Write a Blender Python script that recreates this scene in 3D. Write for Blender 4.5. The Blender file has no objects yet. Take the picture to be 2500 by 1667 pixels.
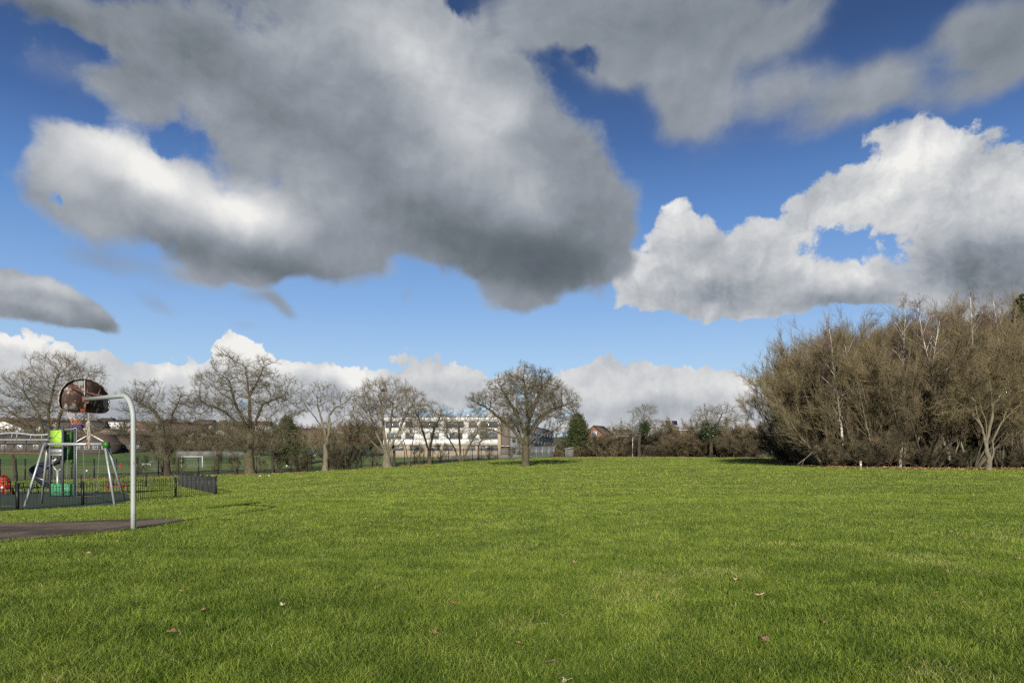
import bpy, math, random
import numpy as np
from mathutils import Vector

# ---------------------------------------------------------------- camera
F, CX, HY = 1667.0, 1250.0, 1118.0          # focal length, centre column and eye-level row of the 2500x1667 photograph
CAM_Z = 1.7
scene = bpy.context.scene
col = scene.collection
cam_d = bpy.data.cameras.new("camera")
cam_d.lens = 24.0; cam_d.sensor_width = 36.0
cam_d.shift_y = (HY - 833.5) / 2500.0
cam_d.clip_start = 0.05; cam_d.clip_end = 9000
cam = bpy.data.objects.new("camera", cam_d); col.objects.link(cam)
cam.location = (0, 0, CAM_Z); cam.rotation_euler = (math.radians(90), 0, 0)
scene.camera = cam
scene.view_settings.view_transform = 'Standard'
scene.view_settings.look = 'None'
scene.view_settings.exposure = 0.75
scene.view_settings.gamma = 1.0
scene.cycles.max_bounces = 6
scene.cycles.diffuse_bounces = 3
scene.cycles.glossy_bounces = 2
scene.cycles.transparent_max_bounces = 8
scene.cycles.use_adaptive_sampling = True
scene.cycles.adaptive_threshold = 0.02
scene.cycles.use_denoising = False

SUN_EL, SUN_AZ = math.radians(22), math.radians(186)   # azimuth clockwise from +Y: behind the camera, a little to the left
sun_d = bpy.data.lights.new("sun", 'SUN'); sun_d.energy = 5.0; sun_d.angle = math.radians(0.5)
sun_d.color = (1.0, 0.93, 0.82)
sun = bpy.data.objects.new("sun", sun_d); col.objects.link(sun)
sv = Vector((math.sin(SUN_AZ)*math.cos(SUN_EL), math.cos(SUN_AZ)*math.cos(SUN_EL), math.sin(SUN_EL)))
sun.rotation_euler = sv.to_track_quat('Z', 'Y').to_euler()
sun.location = (0, -20, 40)

# ---------------------------------------------------------------- world: Nishita sky with procedural clouds laid out over azimuth / elevation
def build_world():
    w = bpy.data.worlds.new("World"); scene.world = w; w.use_nodes = True
    nt = w.node_tree; nt.nodes.clear(); L = nt.links.new
    def N(t, **k):
        n = nt.nodes.new(t)
        for a, b in k.items(): setattr(n, a, b)
        return n
    def put(s, v):
        if isinstance(v, (int, float)): s.default_value = v
        elif isinstance(v, tuple): s.default_value = v
        else: L(v, s)
    def M(op, a, b=0.0, c=0.0, clamp=False):
        n = N('ShaderNodeMath', operation=op, use_clamp=clamp)
        put(n.inputs[0], a); put(n.inputs[1], b); put(n.inputs[2], c)
        return n.outputs[0]
    def VM(op, a, b=(0, 0, 0)):
        n = N('ShaderNodeVectorMath', operation=op); put(n.inputs[0], a); put(n.inputs[1], b)
        return n.outputs['Vector']
    def sstep(x, lo, hi, o0=0.0, o1=1.0):
        n = N('ShaderNodeMapRange', interpolation_type='SMOOTHSTEP')
        put(n.inputs['Value'], x); put(n.inputs['From Min'], lo); put(n.inputs['From Max'], hi)
        put(n.inputs['To Min'], o0); put(n.inputs['To Max'], o1); return n.outputs[0]
    def lin(x, lo, hi, o0, o1, clamp=True):
        n = N('ShaderNodeMapRange', clamp=clamp)
        put(n.inputs['Value'], x); put(n.inputs['From Min'], lo); put(n.inputs['From Max'], hi)
        put(n.inputs['To Min'], o0); put(n.inputs['To Max'], o1); return n.outputs[0]
    def noise(vec, scale, detail, rough=0.5, lac=2.0, dist=0.0, out=0):
        n = N('ShaderNodeTexNoise', noise_dimensions='2D'); L(vec, n.inputs['Vector'])
        n.inputs['Scale'].default_value = scale; n.inputs['Detail'].default_value = detail
        n.inputs['Roughness'].default_value = rough; n.inputs['Lacunarity'].default_value = lac
        n.inputs['Distortion'].default_value = dist
        return n.outputs[out]
    def mixc(f, a, b):
        n = N('ShaderNodeMix', data_type='RGBA'); put(n.inputs[0], f); put(n.inputs[6], a); put(n.inputs[7], b)
        return n.outputs[2]
    tc = N('ShaderNodeTexCoord'); sep = N('ShaderNodeSeparateXYZ'); L(tc.outputs['Generated'], sep.inputs[0])
    X, Y, Z = sep.outputs
    az = M('ARCTAN2', X, Y)
    rr = M('SQRT', M('ADD', M('MULTIPLY', X, X), M('MULTIPLY', Y, Y)))
    el = M('DIVIDE', Z, M('MAXIMUM', rr, 0.05))
    cmb = N('ShaderNodeCombineXYZ'); L(az, cmb.inputs[0]); L(el, cmb.inputs[1])
    Q = cmb.outputs[0]
    # domain warp shared by all clouds
    def warp(vec, scale, amt, det):
        c = noise(vec, scale, det, 0.55, out=1)
        d = VM('SUBTRACT', c, (0.5, 0.5, 0.5))
        n = N('ShaderNodeVectorMath', operation='SCALE'); L(d, n.inputs[0]); n.inputs['Scale'].default_value = amt
        return VM('ADD', vec, n.outputs[0])
    def blob(vec, b, rs):
        px, py, rx, ry, rot, amp = b
        a = math.atan((px-CX)/F); ca = math.cos(a)
        mp = N('ShaderNodeMapping', vector_type='TEXTURE'); L(vec, mp.inputs['Vector'])
        mp.inputs['Location'].default_value = (a, (HY-py)/F*ca, 0)
        mp.inputs['Rotation'].default_value = (0, 0, math.radians(-rot))     # rot: clockwise on the picture
        mp.inputs['Scale'].default_value = (rs*rx/F*ca*ca, rs*ry/F*ca, 1)
        ln = N('ShaderNodeVectorMath', operation='LENGTH'); L(mp.outputs[0], ln.inputs[0])
        return sstep(ln.outputs['Value'], 1.0, 0.0, 0.0, amp)
    def chain(v, vec):
        n = N('ShaderNodeVectorMath', operation='MULTIPLY_ADD'); L(v, n.inputs[0]); n.inputs[1].default_value = (1e-8, 1e-8, 0); L(vec, n.inputs[2])
        return n.outputs[0]
    def field(vec, blobs, rs=1.0):
        s = None
        for b in blobs:
            # each lump hangs on the sum so far (times nothing), so that the shader compiler frees its stack as it goes
            w_ = blob(vec if s is None else chain(s, vec), b, rs)
            s = w_ if s is None else M('ADD', s, w_)
        return s
    sky = N('ShaderNodeTexSky', sky_type='NISHITA'); sky.sun_disc = False
    sky.sun_elevation = SUN_EL; sky.sun_rotation = SUN_AZ
    sky.air_density = 1.0; sky.dust_density = 0.6; sky.ozone_density = 2.0; sky.altitude = 60
    hs = N('ShaderNodeHueSaturation'); L(sky.outputs[0], hs.inputs['Color'])
    hs.inputs['Hue'].default_value = SKY['hue']; hs.inputs['Saturation'].default_value = SKY['sat']; hs.inputs['Value'].default_value = SKY['val']
    base = hs.outputs[0]
    K = 1.0 / SKY['strength'] / 2**scene.view_settings.exposure
    ramp = N('ShaderNodeValToRGB'); L(lin(el, 0.0, 0.8, 0.0, 1.0), ramp.inputs[0])
    e = ramp.color_ramp.elements
    cols = SKY['ramp']
    e[0].position = cols[0][0]; e[0].color = (*cols[0][1], 1); e[1].position = cols[-1][0]; e[1].color = (*cols[-1][1], 1)
    for p, c in cols[1:-1]:
        x = e.new(p); x.color = (*c, 1)
    rs = N('ShaderNodeVectorMath', operation='SCALE'); L(ramp.outputs[0], rs.inputs[0]); rs.inputs['Scale'].default_value = K
    out = mixc(SKY['mix'], base, rs.outputs[0])
    for lay in CLOUDS:
        q = warp(chain(out, Q), lay.get('ws', 4.0), lay.get('wa', 0.05), 3)
        q = warp(q, lay.get('ws2', 18.0), lay.get('wa2', 0.012), 4)
        f = M('MINIMUM', field(q, [b for b in lay['shape'] if b[5] > 0], lay.get('rs', 1.0)), 2.0)
        holes = [b for b in lay['shape'] if b[5] < 0]
        if holes: f = M('ADD', f, field(warp(chain(f, q), 26.0, .045, 4), [(b[0], b[1], b[2]*1.25, b[3]*1.25, b[4], b[5]) for b in holes]))
        n1 = noise(q, lay['ns'], lay.get('nd', 8), lay.get('nr', 0.55), 2.1)
        q2 = VM('ADD', q, (lay.get('dx', -0.012), lay.get('dy', 0.02), 0))
        n2 = noise(q2, lay['ns'], 5, lay.get('nr', 0.55), 2.1)
        g = sstep(f, 0.0, 0.26)      # the noise gnaws at the clouds but makes no crumbs in clear sky
        nz_ = M('MULTIPLY', M('SUBTRACT', n1, 0.5), lay['na'])
        if lay.get('va'):            # billows
            vo = N('ShaderNodeTexVoronoi', voronoi_dimensions='2D', feature='SMOOTH_F1'); L(q, vo.inputs['Vector'])
            vo.inputs['Scale'].default_value = lay['vs']; vo.inputs['Detail'].default_value = 2; vo.inputs['Roughness'].default_value = .5
            vo.inputs['Smoothness'].default_value = .25
            nz_ = M('ADD', nz_, M('MULTIPLY', M('SUBTRACT', 0.45, vo.outputs['Distance']), lay['va']))
        fn = M('ADD', f, M('MULTIPLY', nz_, g))
        # crispness may grow towards the upper edges
        alpha = sstep(fn, lay['t'], M('ADD', lay['t'], lay['s']) if not isinstance(lay['s'], (int, float)) else lay['t']+lay['s'])
        alpha = M('MULTIPLY', alpha, lay.get('op', 1.0))
        b = M('ADD', lay['b'], M('MULTIPLY', M('SUBTRACT', n1, n2), lay.get('relief', 0.6)))
        big = noise(q, min(lay['ns']*0.45, 5.0) if lay['ns'] < 16 else 8.0, 5, 0.55)
        b = M('ADD', b, M('MULTIPLY', M('SUBTRACT', big, 0.5), lay.get('big', 0.4)))
        if lay.get('shade'):
            b = M('ADD', b, field(q, lay['shade']))
        # thin edges pass light and are brighter than the core
        b = M('ADD', b, sstep(fn, lay['t']+lay.get('rimw', 0.35), lay['t'], 0.0, lay.get('rim', 0.0)))
        cr = N('ShaderNodeValToRGB'); L(b, cr.inputs[0]); cr.color_ramp.interpolation = 'B_SPLINE' if lay.get('bs') else 'LINEAR'
        ee = cr.color_ramp.elements
        tones = lay.get('tones', TONES)
        ee[0].position = tones[0][0]; ee[0].color = (*tones[0][1], 1); ee[1].position = tones[-1][0]; ee[1].color = (*tones[-1][1], 1)
        for p, c in tones[1:-1]:
            x = ee.new(p); x.color = (*c, 1)
        sc = N('ShaderNodeVectorMath', operation='SCALE'); L(cr.outputs[0], sc.inputs[0]); sc.inputs['Scale'].default_value = K
        out = mixc(alpha, out, sc.outputs[0])
    bg = N('ShaderNodeBackground'); L(out, bg.inputs[0]); bg.inputs[1].default_value = SKY['strength']
    wo = N('ShaderNodeOutputWorld'); L(bg.outputs[0], wo.inputs[0])
    w.cycles.sampling_method = 'NONE'

def s2l(r, g, b):
    f = lambda c: (c/255/12.92) if c/255 <= 0.04045 else ((c/255+0.055)/1.055)**2.4
    return (f(r), f(g), f(b))

SKY = dict(strength=0.1, hue=0.5, sat=1.0, val=1.0, mix=0.85,
           ramp=[(0.0, s2l(176, 203, 232)), (0.16, s2l(160, 193, 228)), (0.27, s2l(128, 168, 220)), (0.42, s2l(88, 134, 198)),
                 (0.56, s2l(56, 93, 156)), (0.72, s2l(32, 62, 115)), (1.0, s2l(20, 40, 78))])
TONES = [(0.0, s2l(86, 93, 102)), (0.2, s2l(106, 114, 122)), (0.45, s2l(146, 153, 162)), (0.7, s2l(187, 191, 196)), (0.88, s2l(218, 219, 220)), (1.0, s2l(242, 241, 238))]
# shapes: (px, py, rx, ry, clockwise rotation, weight) of soft lumps, as seen in the sky
CLOUDS = [
 dict( # horizon cumulus bank
  shape=[(30, 850, 150, 75, 0, 1.3), (180, 880, 160, 80, 0, 1.3), (300, 930, 190, 85, 0, 1.3), (430, 930, 170, 95, 0, 1.4), (590, 865, 115, 80, 0, 1.4), (560, 850, 80, 62, 0, .7), (640, 940, 200, 80, 0, 1.3),
         (780, 925, 150, 70, 0, 1.4), (890, 945, 120, 60, 0, 1.2), (960, 980, 150, 60, 0, 1.0), (60, 950, 300, 100, 0, 1.5), (330, 1000, 300, 80, 0, 1.2), (700, 1010, 300, 60, 0, .8),
         (1060, 920, 180, 80, 5, 1.5), (1170, 945, 150, 60, 0, 1.1), (1000, 970, 150, 60, 0, .9), (1290, 925, 100, 50, 0, .9), (1350, 960, 120, 50, 0, .8),
         (1500, 920, 190, 85, 0, 1.3), (1430, 945, 140, 70, 0, 1.1), (1640, 950, 200, 70, 0, 1.3), (1780, 955, 160, 65, 0, 1.3), (1560, 1000, 280, 70, 0, 1.2), (1720, 1010, 280, 70, 0, 1.1), (2300, 960, 500, 60, 0, .9), (500, 1040, 900, 70, 0, 1.0), (1250, 1000, 320, 60, 0, .9), (840, 985, 200, 60, 0, 1.0), (1600, 1040, 500, 60, 0, .9)],
  shade=[(575, 845, 140, 80, 0, .30), (640, 880, 110, 60, 0, .16), (40, 825, 150, 40, 0, .24), (150, 860, 120, 40, 0, .15), (750, 900, 110, 40, 0, .16), (860, 925, 120, 50, 0, .26), (330, 1000, 420, 90, 0, -.20), (100, 960, 260, 70, 0, -.15), (420, 900, 100, 40, 0, .12),
         (1070, 900, 170, 50, 0, .0), (1100, 970, 220, 60, 0, -.14), (1600, 1000, 360, 60, 0, -.14), (1480, 900, 200, 50, 0, -.05), (1790, 940, 150, 45, 0, .16), (800, 990, 180, 60, 0, -.14), (820, 945, 50, 50, 30, -.2)],
  t=0.34, s=0.16, ns=17.0, nd=8, nr=0.62, na=1.5, vs=30, va=.8, b=0.80, relief=0.36, big=0.24, ws=8, wa=0.02, ws2=34, wa2=0.010, dx=-.010, dy=.016, rs=1.04),
 dict( # right-hand cumulus complex
  shape=[(2260, 420, 230, 165, 0, 1.8), (2420, 430, 210, 150, 0, 1.6), (2150, 330, 100, 70, 0, .9), (2270, 300, 100, 60, 0, .7), (2460, 570, 250, 200, 0, 1.6), (2120, 480, 190, 120, 10, 1.4), (1990, 470, 110, 80, -20, 1.1), (2070, 350, 60, 60, 0, .5),
         (1930, 540, 190, 80, -15, 1.2), (1670, 570, 120, 95, 20, 1.3), (1660, 505, 60, 60, 0, .9), (1790, 620, 190, 100, 10, 1.4), (1740, 700, 200, 90, 0, .9), (1620, 670, 180, 110, 0, 1.6), (1580, 700, 140, 80, 0, 1.3), (1880, 700, 260, 110, 0, 1.6), (2080, 690, 220, 90, 15, 1.4), (2250, 740, 210, 80, 0, 1.4), (2420, 770, 220, 60, 0, 1.1), (1850, 755, 330, 50, 0, 1.1), (1700, 770, 150, 30, 0, .6),
         (2330, 640, 190, 130, 0, 1.0), (2480, 720, 220, 80, 0, .9), (2060, 585, 260, 60, 5, .42), (1700, 425, 52, 34, -20, .50), (1730, 410, 26, 16, 0, .25)],
  shade=[(2230, 380, 240, 120, 0, .24), (2090, 510, 160, 90, 0, .10), (1650, 500, 110, 60, 30, .15), (1580, 640, 60, 90, 0, .2), (2000, 650, 130, 40, 15, .16), (1830, 730, 280, 90, 0, -.20), (2400, 630, 320, 110, 0, -.42), (2440, 710, 260, 110, 0, -.26), (1760, 620, 130, 60, 30, -.08), (2080, 740, 200, 60, 0, -.28), (1720, 720, 200, 50, 0, -.1)],
  t=0.34, s=0.44, ns=14.0, nd=9, nr=0.64, na=2.5, vs=15, va=.85, b=0.72, relief=0.46, big=0.28, bs_=.25, ws=6, wa=0.03, ws2=24, wa2=0.018, rs=1.12, rim=.05),
 dict( # soft grey upper clouds and thin veils
  shape=[(1500, 60, 420, 170, 10, 1.4), (1750, 100, 330, 170, 0, 1.3), (1690, 240, 180, 130, 20, 1.3), (1960, 40, 150, 80, -10, .7), (1330, 40, 190, 120, 0, 1.1), (1920, 220, 220, 90, -10, .8), (1480, 180, 130, 80, 0, .8), (1660, 290, 90, 60, 0, .5),
         (2130, 190, 180, 90, -15, 1.2), (2080, 260, 230, 80, -15, .9), (2440, 90, 230, 150, 0, 1.4), (2320, 50, 140, 70, -30, .8), (2400, 220, 240, 70, -10, .8), (2240, 230, 150, 60, 0, .6), (1420, 150, 50, 34, 0, -.7), (1350, 130, 40, 30, 0, -.4),
         (380, 740, 110, 36, 12, .55), (690, 755, 90, 32, 38, .75), (640, 735, 60, 30, 0, .4), (880, 690, 70, 30, 0, .45), (1000, 730, 50, 26, -60, .3), (270, 645, 220, 60, 5, .45), (600, 795, 50, 20, 0, .25), (500, 700, 300, 50, 0, .2), (1800, 330, 300, 90, -10, .18), (150, 160, 260, 110, 20, .35), (1500, 420, 160, 120, 0, .12)],
  shade=[(1700, 60, 500, 170, 0, -.06), (2440, 120, 200, 130, 0, -.12), (1500, 170, 300, 100, 0, .06), (2130, 190, 160, 60, 0, .06)],
  t=0.02, s=1.0, ns=9, nd=8, nr=0.60, na=0.95, b=0.43, relief=0.25, big=0.22, ws=4, wa=0.05, ws2=16, wa2=0.02, op=0.97, rs=1.02),
 dict( # big dark cloud and the sunlit shoulder on its left
  shape=[(900, 100, 560, 260, 10, 1.8), (1150, 280, 400, 270, 25, 1.8), (680, 280, 560, 270, 15, 1.6), (900, 460, 400, 190, 12, 1.5), (1310, 480, 280, 250, 15, 1.7), (1150, 590, 360, 140, 10, 1.5), (1350, 660, 250, 120, 0, 1.3), (1260, 735, 130, 60, 0, 1.2), (1480, 480, 120, 150, 0, 1.0), (1400, 560, 170, 130, 0, 1.0), (1500, 610, 130, 100, 0, 1.2), (1555, 450, 50, 50, 0, .5),
         (150, 370, 150, 110, 10, 1.6), (330, 450, 290, 150, 20, 1.7), (110, 460, 140, 110, 20, 1.3), (520, 530, 360, 175, 18, 1.7), (700, 610, 370, 125, 5, 1.5), (230, 560, 190, 90, 15, 1.2), (560, 670, 210, 75, 0, 1.1), (450, 690, 70, 30, 0, .5), (860, 620, 320, 110, 0, 1.2), (1000, 30, 500, 120, 0, 1.0),
         (100, 10, 360, 110, 5, 1.3), (330, 60, 200, 80, 0, .8), (310, 250, 190, 120, 20, .9), (430, 130, 250, 180, 0, 1.1), (60, 90, 180, 70, 0, .5), (1130, 15, 60, 50, 20, -1.0), (425, 350, 40, 66, -10, -1.2), (148, 500, 36, 30, 30, -1.15), (1300, 330, 120, 180, 10, .5), (1015, 650, 60, 34, 0, -.5), (190, 120, 110, 50, 20, -.6)],
  shade=[(800, 90, 420, 130, 10, .06), (960, 60, 320, 160, 20, .20), (1080, 220, 320, 150, 40, .25), (1240, 260, 90, 90, 50, .22), (1200, 400, 260, 120, 45, .16), (1300, 480, 120, 150, 0, .1), (450, 90, 220, 170, 10, -.08), (620, 190, 330, 120, 15, -.10), (760, 330, 380, 100, 22, -.10), (900, 440, 330, 100, 25, -.03),
         (1150, 580, 420, 140, 15, -.20), (1300, 650, 330, 120, 5, -.20), (1450, 570, 160, 150, 0, -.06), (840, 520, 200, 110, 10, .08), (650, 60, 300, 60, 0, .05),
         (140, 370, 190, 130, 20, .30), (310, 390, 220, 120, 25, .34), (430, 460, 290, 120, 28, .30), (580, 520, 260, 110, 20, .32), (640, 530, 160, 80, 20, .15), (340, 540, 260, 70, 22, .08), (160, 450, 160, 60, 0, .08), (250, 570, 160, 50, 20, .08),
         (620, 650, 400, 70, 8, -.24), (450, 620, 200, 60, 25, -.12), (100, 30, 320, 100, 0, -.24), (330, 180, 170, 130, 0, -.14)],
  t=0.24, s=0.90, ns=9, nd=9, nr=0.62, na=2.1, vs=9, va=.6, b=0.445, relief=0.28, big=0.30, ws=3.5, wa=0.05, ws2=15, wa2=0.024, rim=0.10, rimw=.8, rs=1.06),
 dict( # small low cloud on the left
  shape=[(100, 725, 200, 80, 10, 1.4), (20, 720, 190, 80, 0, 1.1), (200, 760, 130, 55, 25, 1.2), (255, 795, 60, 26, 25, .7)],
  shade=[(130, 695, 140, 36, 12, .26), (30, 690, 120, 30, 0, .14), (120, 780, 240, 36, 12, -.2), (230, 785, 90, 36, 25, -.2)],
  t=0.22, s=0.5, ns=16.0, nd=7, nr=0.6, na=0.9, b=0.54, relief=0.3, big=0.2, ws=6, wa=0.02, ws2=24, wa2=0.012, rs=1.05),
]
build_world()
# ---------------------------------------------------------------- helpers
def P(px, d, py=None, z=None):
    """world point seen at column px of the photograph, d metres ahead; height from row py, or z above the ground"""
    x = (px-CX)/F*d
    if py is not None: zz = CAM_Z + (HY-py)*d/F
    else: zz = G(x, d) + (z or 0.0)
    return Vector((x, d, zz))

# terrain heights over bearing (as a column of the photograph) and distance, read off the places where things stand
TD = [0, 8, 14, 20, 29, 40, 60, 80, 100, 120, 150, 170, 200, 300, 450, 700, 1200, 4000]
TC = {-3000: [0, 0, 0, 0, -.4, -.6, -1, -1, -1, -.6, -.3, .4, 3.2, 9, 18, 32, 36, 36],
      0:    [0, 0, 0, -.05, -.58, -.62, -1., -.85, -.8, -.6, -.3, .4, 3.0, 9, 19, 34, 38, 38],
      250:  [0, 0, 0, -.05, -.5, -.62, -1., -.85, -.8, -.6, -.3, .4, 3.0, 9, 19, 34, 38, 38],
      450:  [0, 0, 0, 0, -.3, -.57, -.8, -.75, -.7, -.6, -.3, .5, 3.0, 8, 17, 33, 38, 38],
      620:  [0, 0, 0, 0, -.15, -.4, -.5, -.55, -.62, -.4, .3, 1.2, 2.4, 7, 16, 31, 36, 36],
      800:  [0, 0, 0, 0, -.08, -.25, -.2, -.15, -.2, 0, .8, 1.6, 2.3, 6, 14, 28, 34, 34],
      1000: [0, 0, 0, 0, 0, -.1, .1, .2, .2, .45, 1.3, 1.9, 2.1, 5, 12, 24, 30, 30],
      1250: [0, 0, 0, 0, 0, 0, .25, .45, .6, 1.1, 1.8, 2.0, 2.2, 4.5, 11, 22, 28, 28],
      1450: [0, 0, 0, 0, 0, .05, .3, .55, .8, 1.4, 2.0, 2.1, 2.5, 5, 12, 25, 30, 30],
      1800: [0, 0, 0, 0, 0, .1, .6, 1.0, 1.3, 1.6, 2.0, 2.2, 2.5, 5, 12, 26, 30, 30],
      2100: [0, 0, 0, 0, .1, .3, .85, 1.2, 1.4, 1.6, 2.2, 2.3, 2.6, 4, 9, 20, 26, 26],
      2500: [0, 0, 0, 0, .1, .35, .85, 1.2, 1.4, 1.6, 2.2, 2.3, 2.6, 4, 9, 20, 26, 26],
      6000: [0, 0, 0, 0, .1, .35, .85, 1.2, 1.4, 1.6, 2.2, 2.3, 2.6, 4, 9, 20, 26, 26]}
def _terrain():
    ths = np.array([math.atan((c-CX)/F) for c in TC]); rows = np.array(list(TC.values()))
    lt = np.log(np.array(TD)+4.0)
    TH = np.linspace(-math.pi, math.pi, 721); LD = np.linspace(math.log(4.0), math.log(4004.0), 400)
    A = np.array([np.interp(LD, lt, r) for r in rows])
    T = np.array([np.interp(TH, ths, A[:, j]) for j in range(len(LD))]).T
    for _ in range(3):
        for k, ax in ((9, 0), (7, 1)):
            pad = [(0, 0), (0, 0)]; pad[ax] = (k//2, k//2)
            B = np.pad(T, pad, mode='edge'); c = np.cumsum(B, axis=ax); c = np.insert(c, 0, 0, axis=ax)
            T = (np.take(c, range(k, c.shape[ax]), ax)-np.take(c, range(0, c.shape[ax]-k), ax))/k
    return TH, LD, T
_TH, _LD, _TT = _terrain()
def Gv(x, y):
    x = np.asarray(x, float); y = np.asarray(y, float)
    # distance is counted along the view axis in front of the camera and as a radius behind it
    th = np.arctan2(x, y); r = np.hypot(x, y)
    d = np.where(y > 0.35*r, y, 0.35*r)
    a = np.clip((th+math.pi)/(2*math.pi)*720, 0, 719.999); b = np.clip((np.log(d+4)-_LD[0])/(_LD[-1]-_LD[0])*399, 0, 398.999)
    i = a.astype(int); j = b.astype(int); fa = a-i; fb = b-j
    z = _TT[i, j]*(1-fa)*(1-fb)+_TT[i+1, j]*fa*(1-fb)+_TT[i, j+1]*(1-fa)*fb+_TT[i+1, j+1]*fa*fb
    und = (0.035*np.sin(x*.31+1.3*np.sin(y*.17))*np.sin(y*.23+.8) + .018*np.sin(x*.9+y*.4)*np.sin(y*.8-x*.2)) * np.clip((r-6)/20, 0, 1)
    return z+und
def G(x, y): return float(Gv(x, y))

def vnoise(x, y, seed=0):
    """smooth value noise in 0..1, vectorised"""
    xi = np.floor(x).astype(np.int64); yi = np.floor(y).astype(np.int64); fx = x-xi; fy = y-yi
    fx = fx*fx*(3-2*fx); fy = fy*fy*(3-2*fy)
    def h(a, b):
        n = (a*374761393+b*668265263+seed*974711) & 0x7fffffff
        n = ((n ^ (n >> 13))*1274126177) & 0x7fffffff
        return ((n ^ (n >> 16)) & 0xffff)/65535.0
    return (h(xi, yi)*(1-fx)+h(xi+1, yi)*fx)*(1-fy)+(h(xi, yi+1)*(1-fx)+h(xi+1, yi+1)*fx)*fy

class Acc:
    """collects vertices and faces of one mesh"""
    def __init__(s): s.v = []; s.q = []; s.t = []; s.n = 0
    def add(s, V, quads=None, tris=None):
        V = np.asarray(V, float).reshape(-1, 3)
        if quads is not None and len(quads): s.q.append(np.asarray(quads).reshape(-1, 4)+s.n)
        if tris is not None and len(tris): s.t.append(np.asarray(tris).reshape(-1, 3)+s.n)
        s.v.append(V); s.n += len(V); return s
    def mesh(s, name, mats, smooth=False, attr=None):
        V = np.concatenate(s.v); q = np.concatenate(s.q) if s.q else np.zeros((0, 4), int); t = np.concatenate(s.t) if s.t else np.zeros((0, 3), int)
        me = bpy.data.meshes.new(name); me.vertices.add(len(V)); me.vertices.foreach_set('co', V.astype(np.float32).ravel())
        nl = len(q)*4+len(t)*3; me.loops.add(nl); me.polygons.add(len(q)+len(t))
        me.loops.foreach_set('vertex_index', np.concatenate([q.ravel(), t.ravel()]).astype(np.int32))
        st = np.concatenate([np.arange(len(q))*4, len(q)*4+np.arange(len(t))*3]).astype(np.int32)
        me.polygons.foreach_set('loop_start', st)
        if smooth: me.polygons.foreach_set('use_smooth', np.ones(len(q)+len(t), bool))
        for m in (mats if isinstance(mats, (list, tuple)) else [mats]): me.materials.append(m)
        if attr is not None:
            a = me.attributes.new('tint', 'FLOAT', 'POINT'); a.data.foreach_set('value', np.asarray(attr, np.float32))
        me.update(calc_edges=True); return me
    # ---- simple shapes
    def box(s, c, size, rz=0.0, R=None):
        hx, hy, hz = size[0]/2, size[1]/2, size[2]/2
        v = np.array([(x, y, z) for z in (-hz, hz) for x, y in ((-hx, -hy), (hx, -hy), (hx, hy), (-hx, hy))])
        if R is None:
            ca, sa = math.cos(rz), math.sin(rz); R = np.array([[ca, -sa, 0], [sa, ca, 0], [0, 0, 1]])
        v = v@np.asarray(R).T+np.asarray(c)
        return s.add(v, [(0, 3, 2, 1), (4, 5, 6, 7), (0, 1, 5, 4), (1, 2, 6, 5), (2, 3, 7, 6), (3, 0, 4, 7)])
    def beam(s, a, b, w, h, up=(0, 0, 1)):
        a = np.asarray(a, float); b = np.asarray(b, float); d = b-a; L = np.linalg.norm(d); d /= L
        u = np.cross(np.asarray(up, float), d)
        if np.linalg.norm(u) < 1e-3: u = np.cross((1, 0, 0), d)
        u /= np.linalg.norm(u); w_ = np.cross(d, u)
        return s.box((a+b)/2, (L, w, h), R=np.stack([d, u, w_], 1))
    def tube(s, pts, rad, k=8, cap=True):
        p = np.asarray(pts, float); n = len(p); rad = np.full(n, rad) if np.isscalar(rad) else np.asarray(rad, float)
        t = np.gradient(p, axis=0); t /= np.linalg.norm(t, axis=1, keepdims=True)+1e-12
        ref = np.array((0, 0, 1.0)) if abs(t[0][2]) < .9 else np.array((1.0, 0, 0))
        u = np.cross(t[0], ref); u /= np.linalg.norm(u); V = []
        an = np.arange(k)*2*math.pi/k
        for i in range(n):
            u = u-t[i]*np.dot(u, t[i]); u /= np.linalg.norm(u)+1e-12; w = np.cross(t[i], u)
            V.append(p[i]+rad[i]*(np.cos(an)[:, None]*u+np.sin(an)[:, None]*w))
        V = np.concatenate(V); Q = []
        for i in range(n-1):
            for j in range(k): Q.append((i*k+j, i*k+(j+1) % k, (i+1)*k+(j+1) % k, (i+1)*k+j))
        T = []
        if cap:
            V = np.concatenate([V, p[:1], p[-1:]]); a, b = n*k, n*k+1
            for j in range(k): T += [(a, (j+1) % k, j), (b, (n-1)*k+j, (n-1)*k+(j+1) % k)]
        return s.add(V, Q, T)
    def cyl(s, a, b, r, k=10): return s.tube([a, b], r, k)
    def prisms(s, P0, P1, r0, r1, k=3):
        P0 = np.asarray(P0, float); P1 = np.asarray(P1, float); n = len(P0)
        if n == 0: return s
        d = P1-P0; d /= np.linalg.norm(d, axis=1, keepdims=True)+1e-9
        ref = np.where(np.abs(d[:, 2:3]) < .9, np.array([[0, 0, 1.0]]), np.array([[1.0, 0, 0]]))
        u = np.cross(d, ref); u /= np.linalg.norm(u, axis=1, keepdims=True)+1e-9; w = np.cross(d, u)
        r0 = np.broadcast_to(r0, (n,)); r1 = np.broadcast_to(r1, (n,)); V = np.zeros((n, 2*k, 3))
        for j in range(k):
            a = 2*math.pi*j/k; o = math.cos(a)*u+math.sin(a)*w
            V[:, j] = P0+o*r0[:, None]; V[:, k+j] = P1+o*r1[:, None]
        b = (np.arange(n)*2*k)[:, None]
        Q = np.concatenate([b+np.array([[j, (j+1) % k, k+(j+1) % k, k+j]]) for j in range(k)])
        return s.add(V.reshape(-1, 3), Q)
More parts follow.
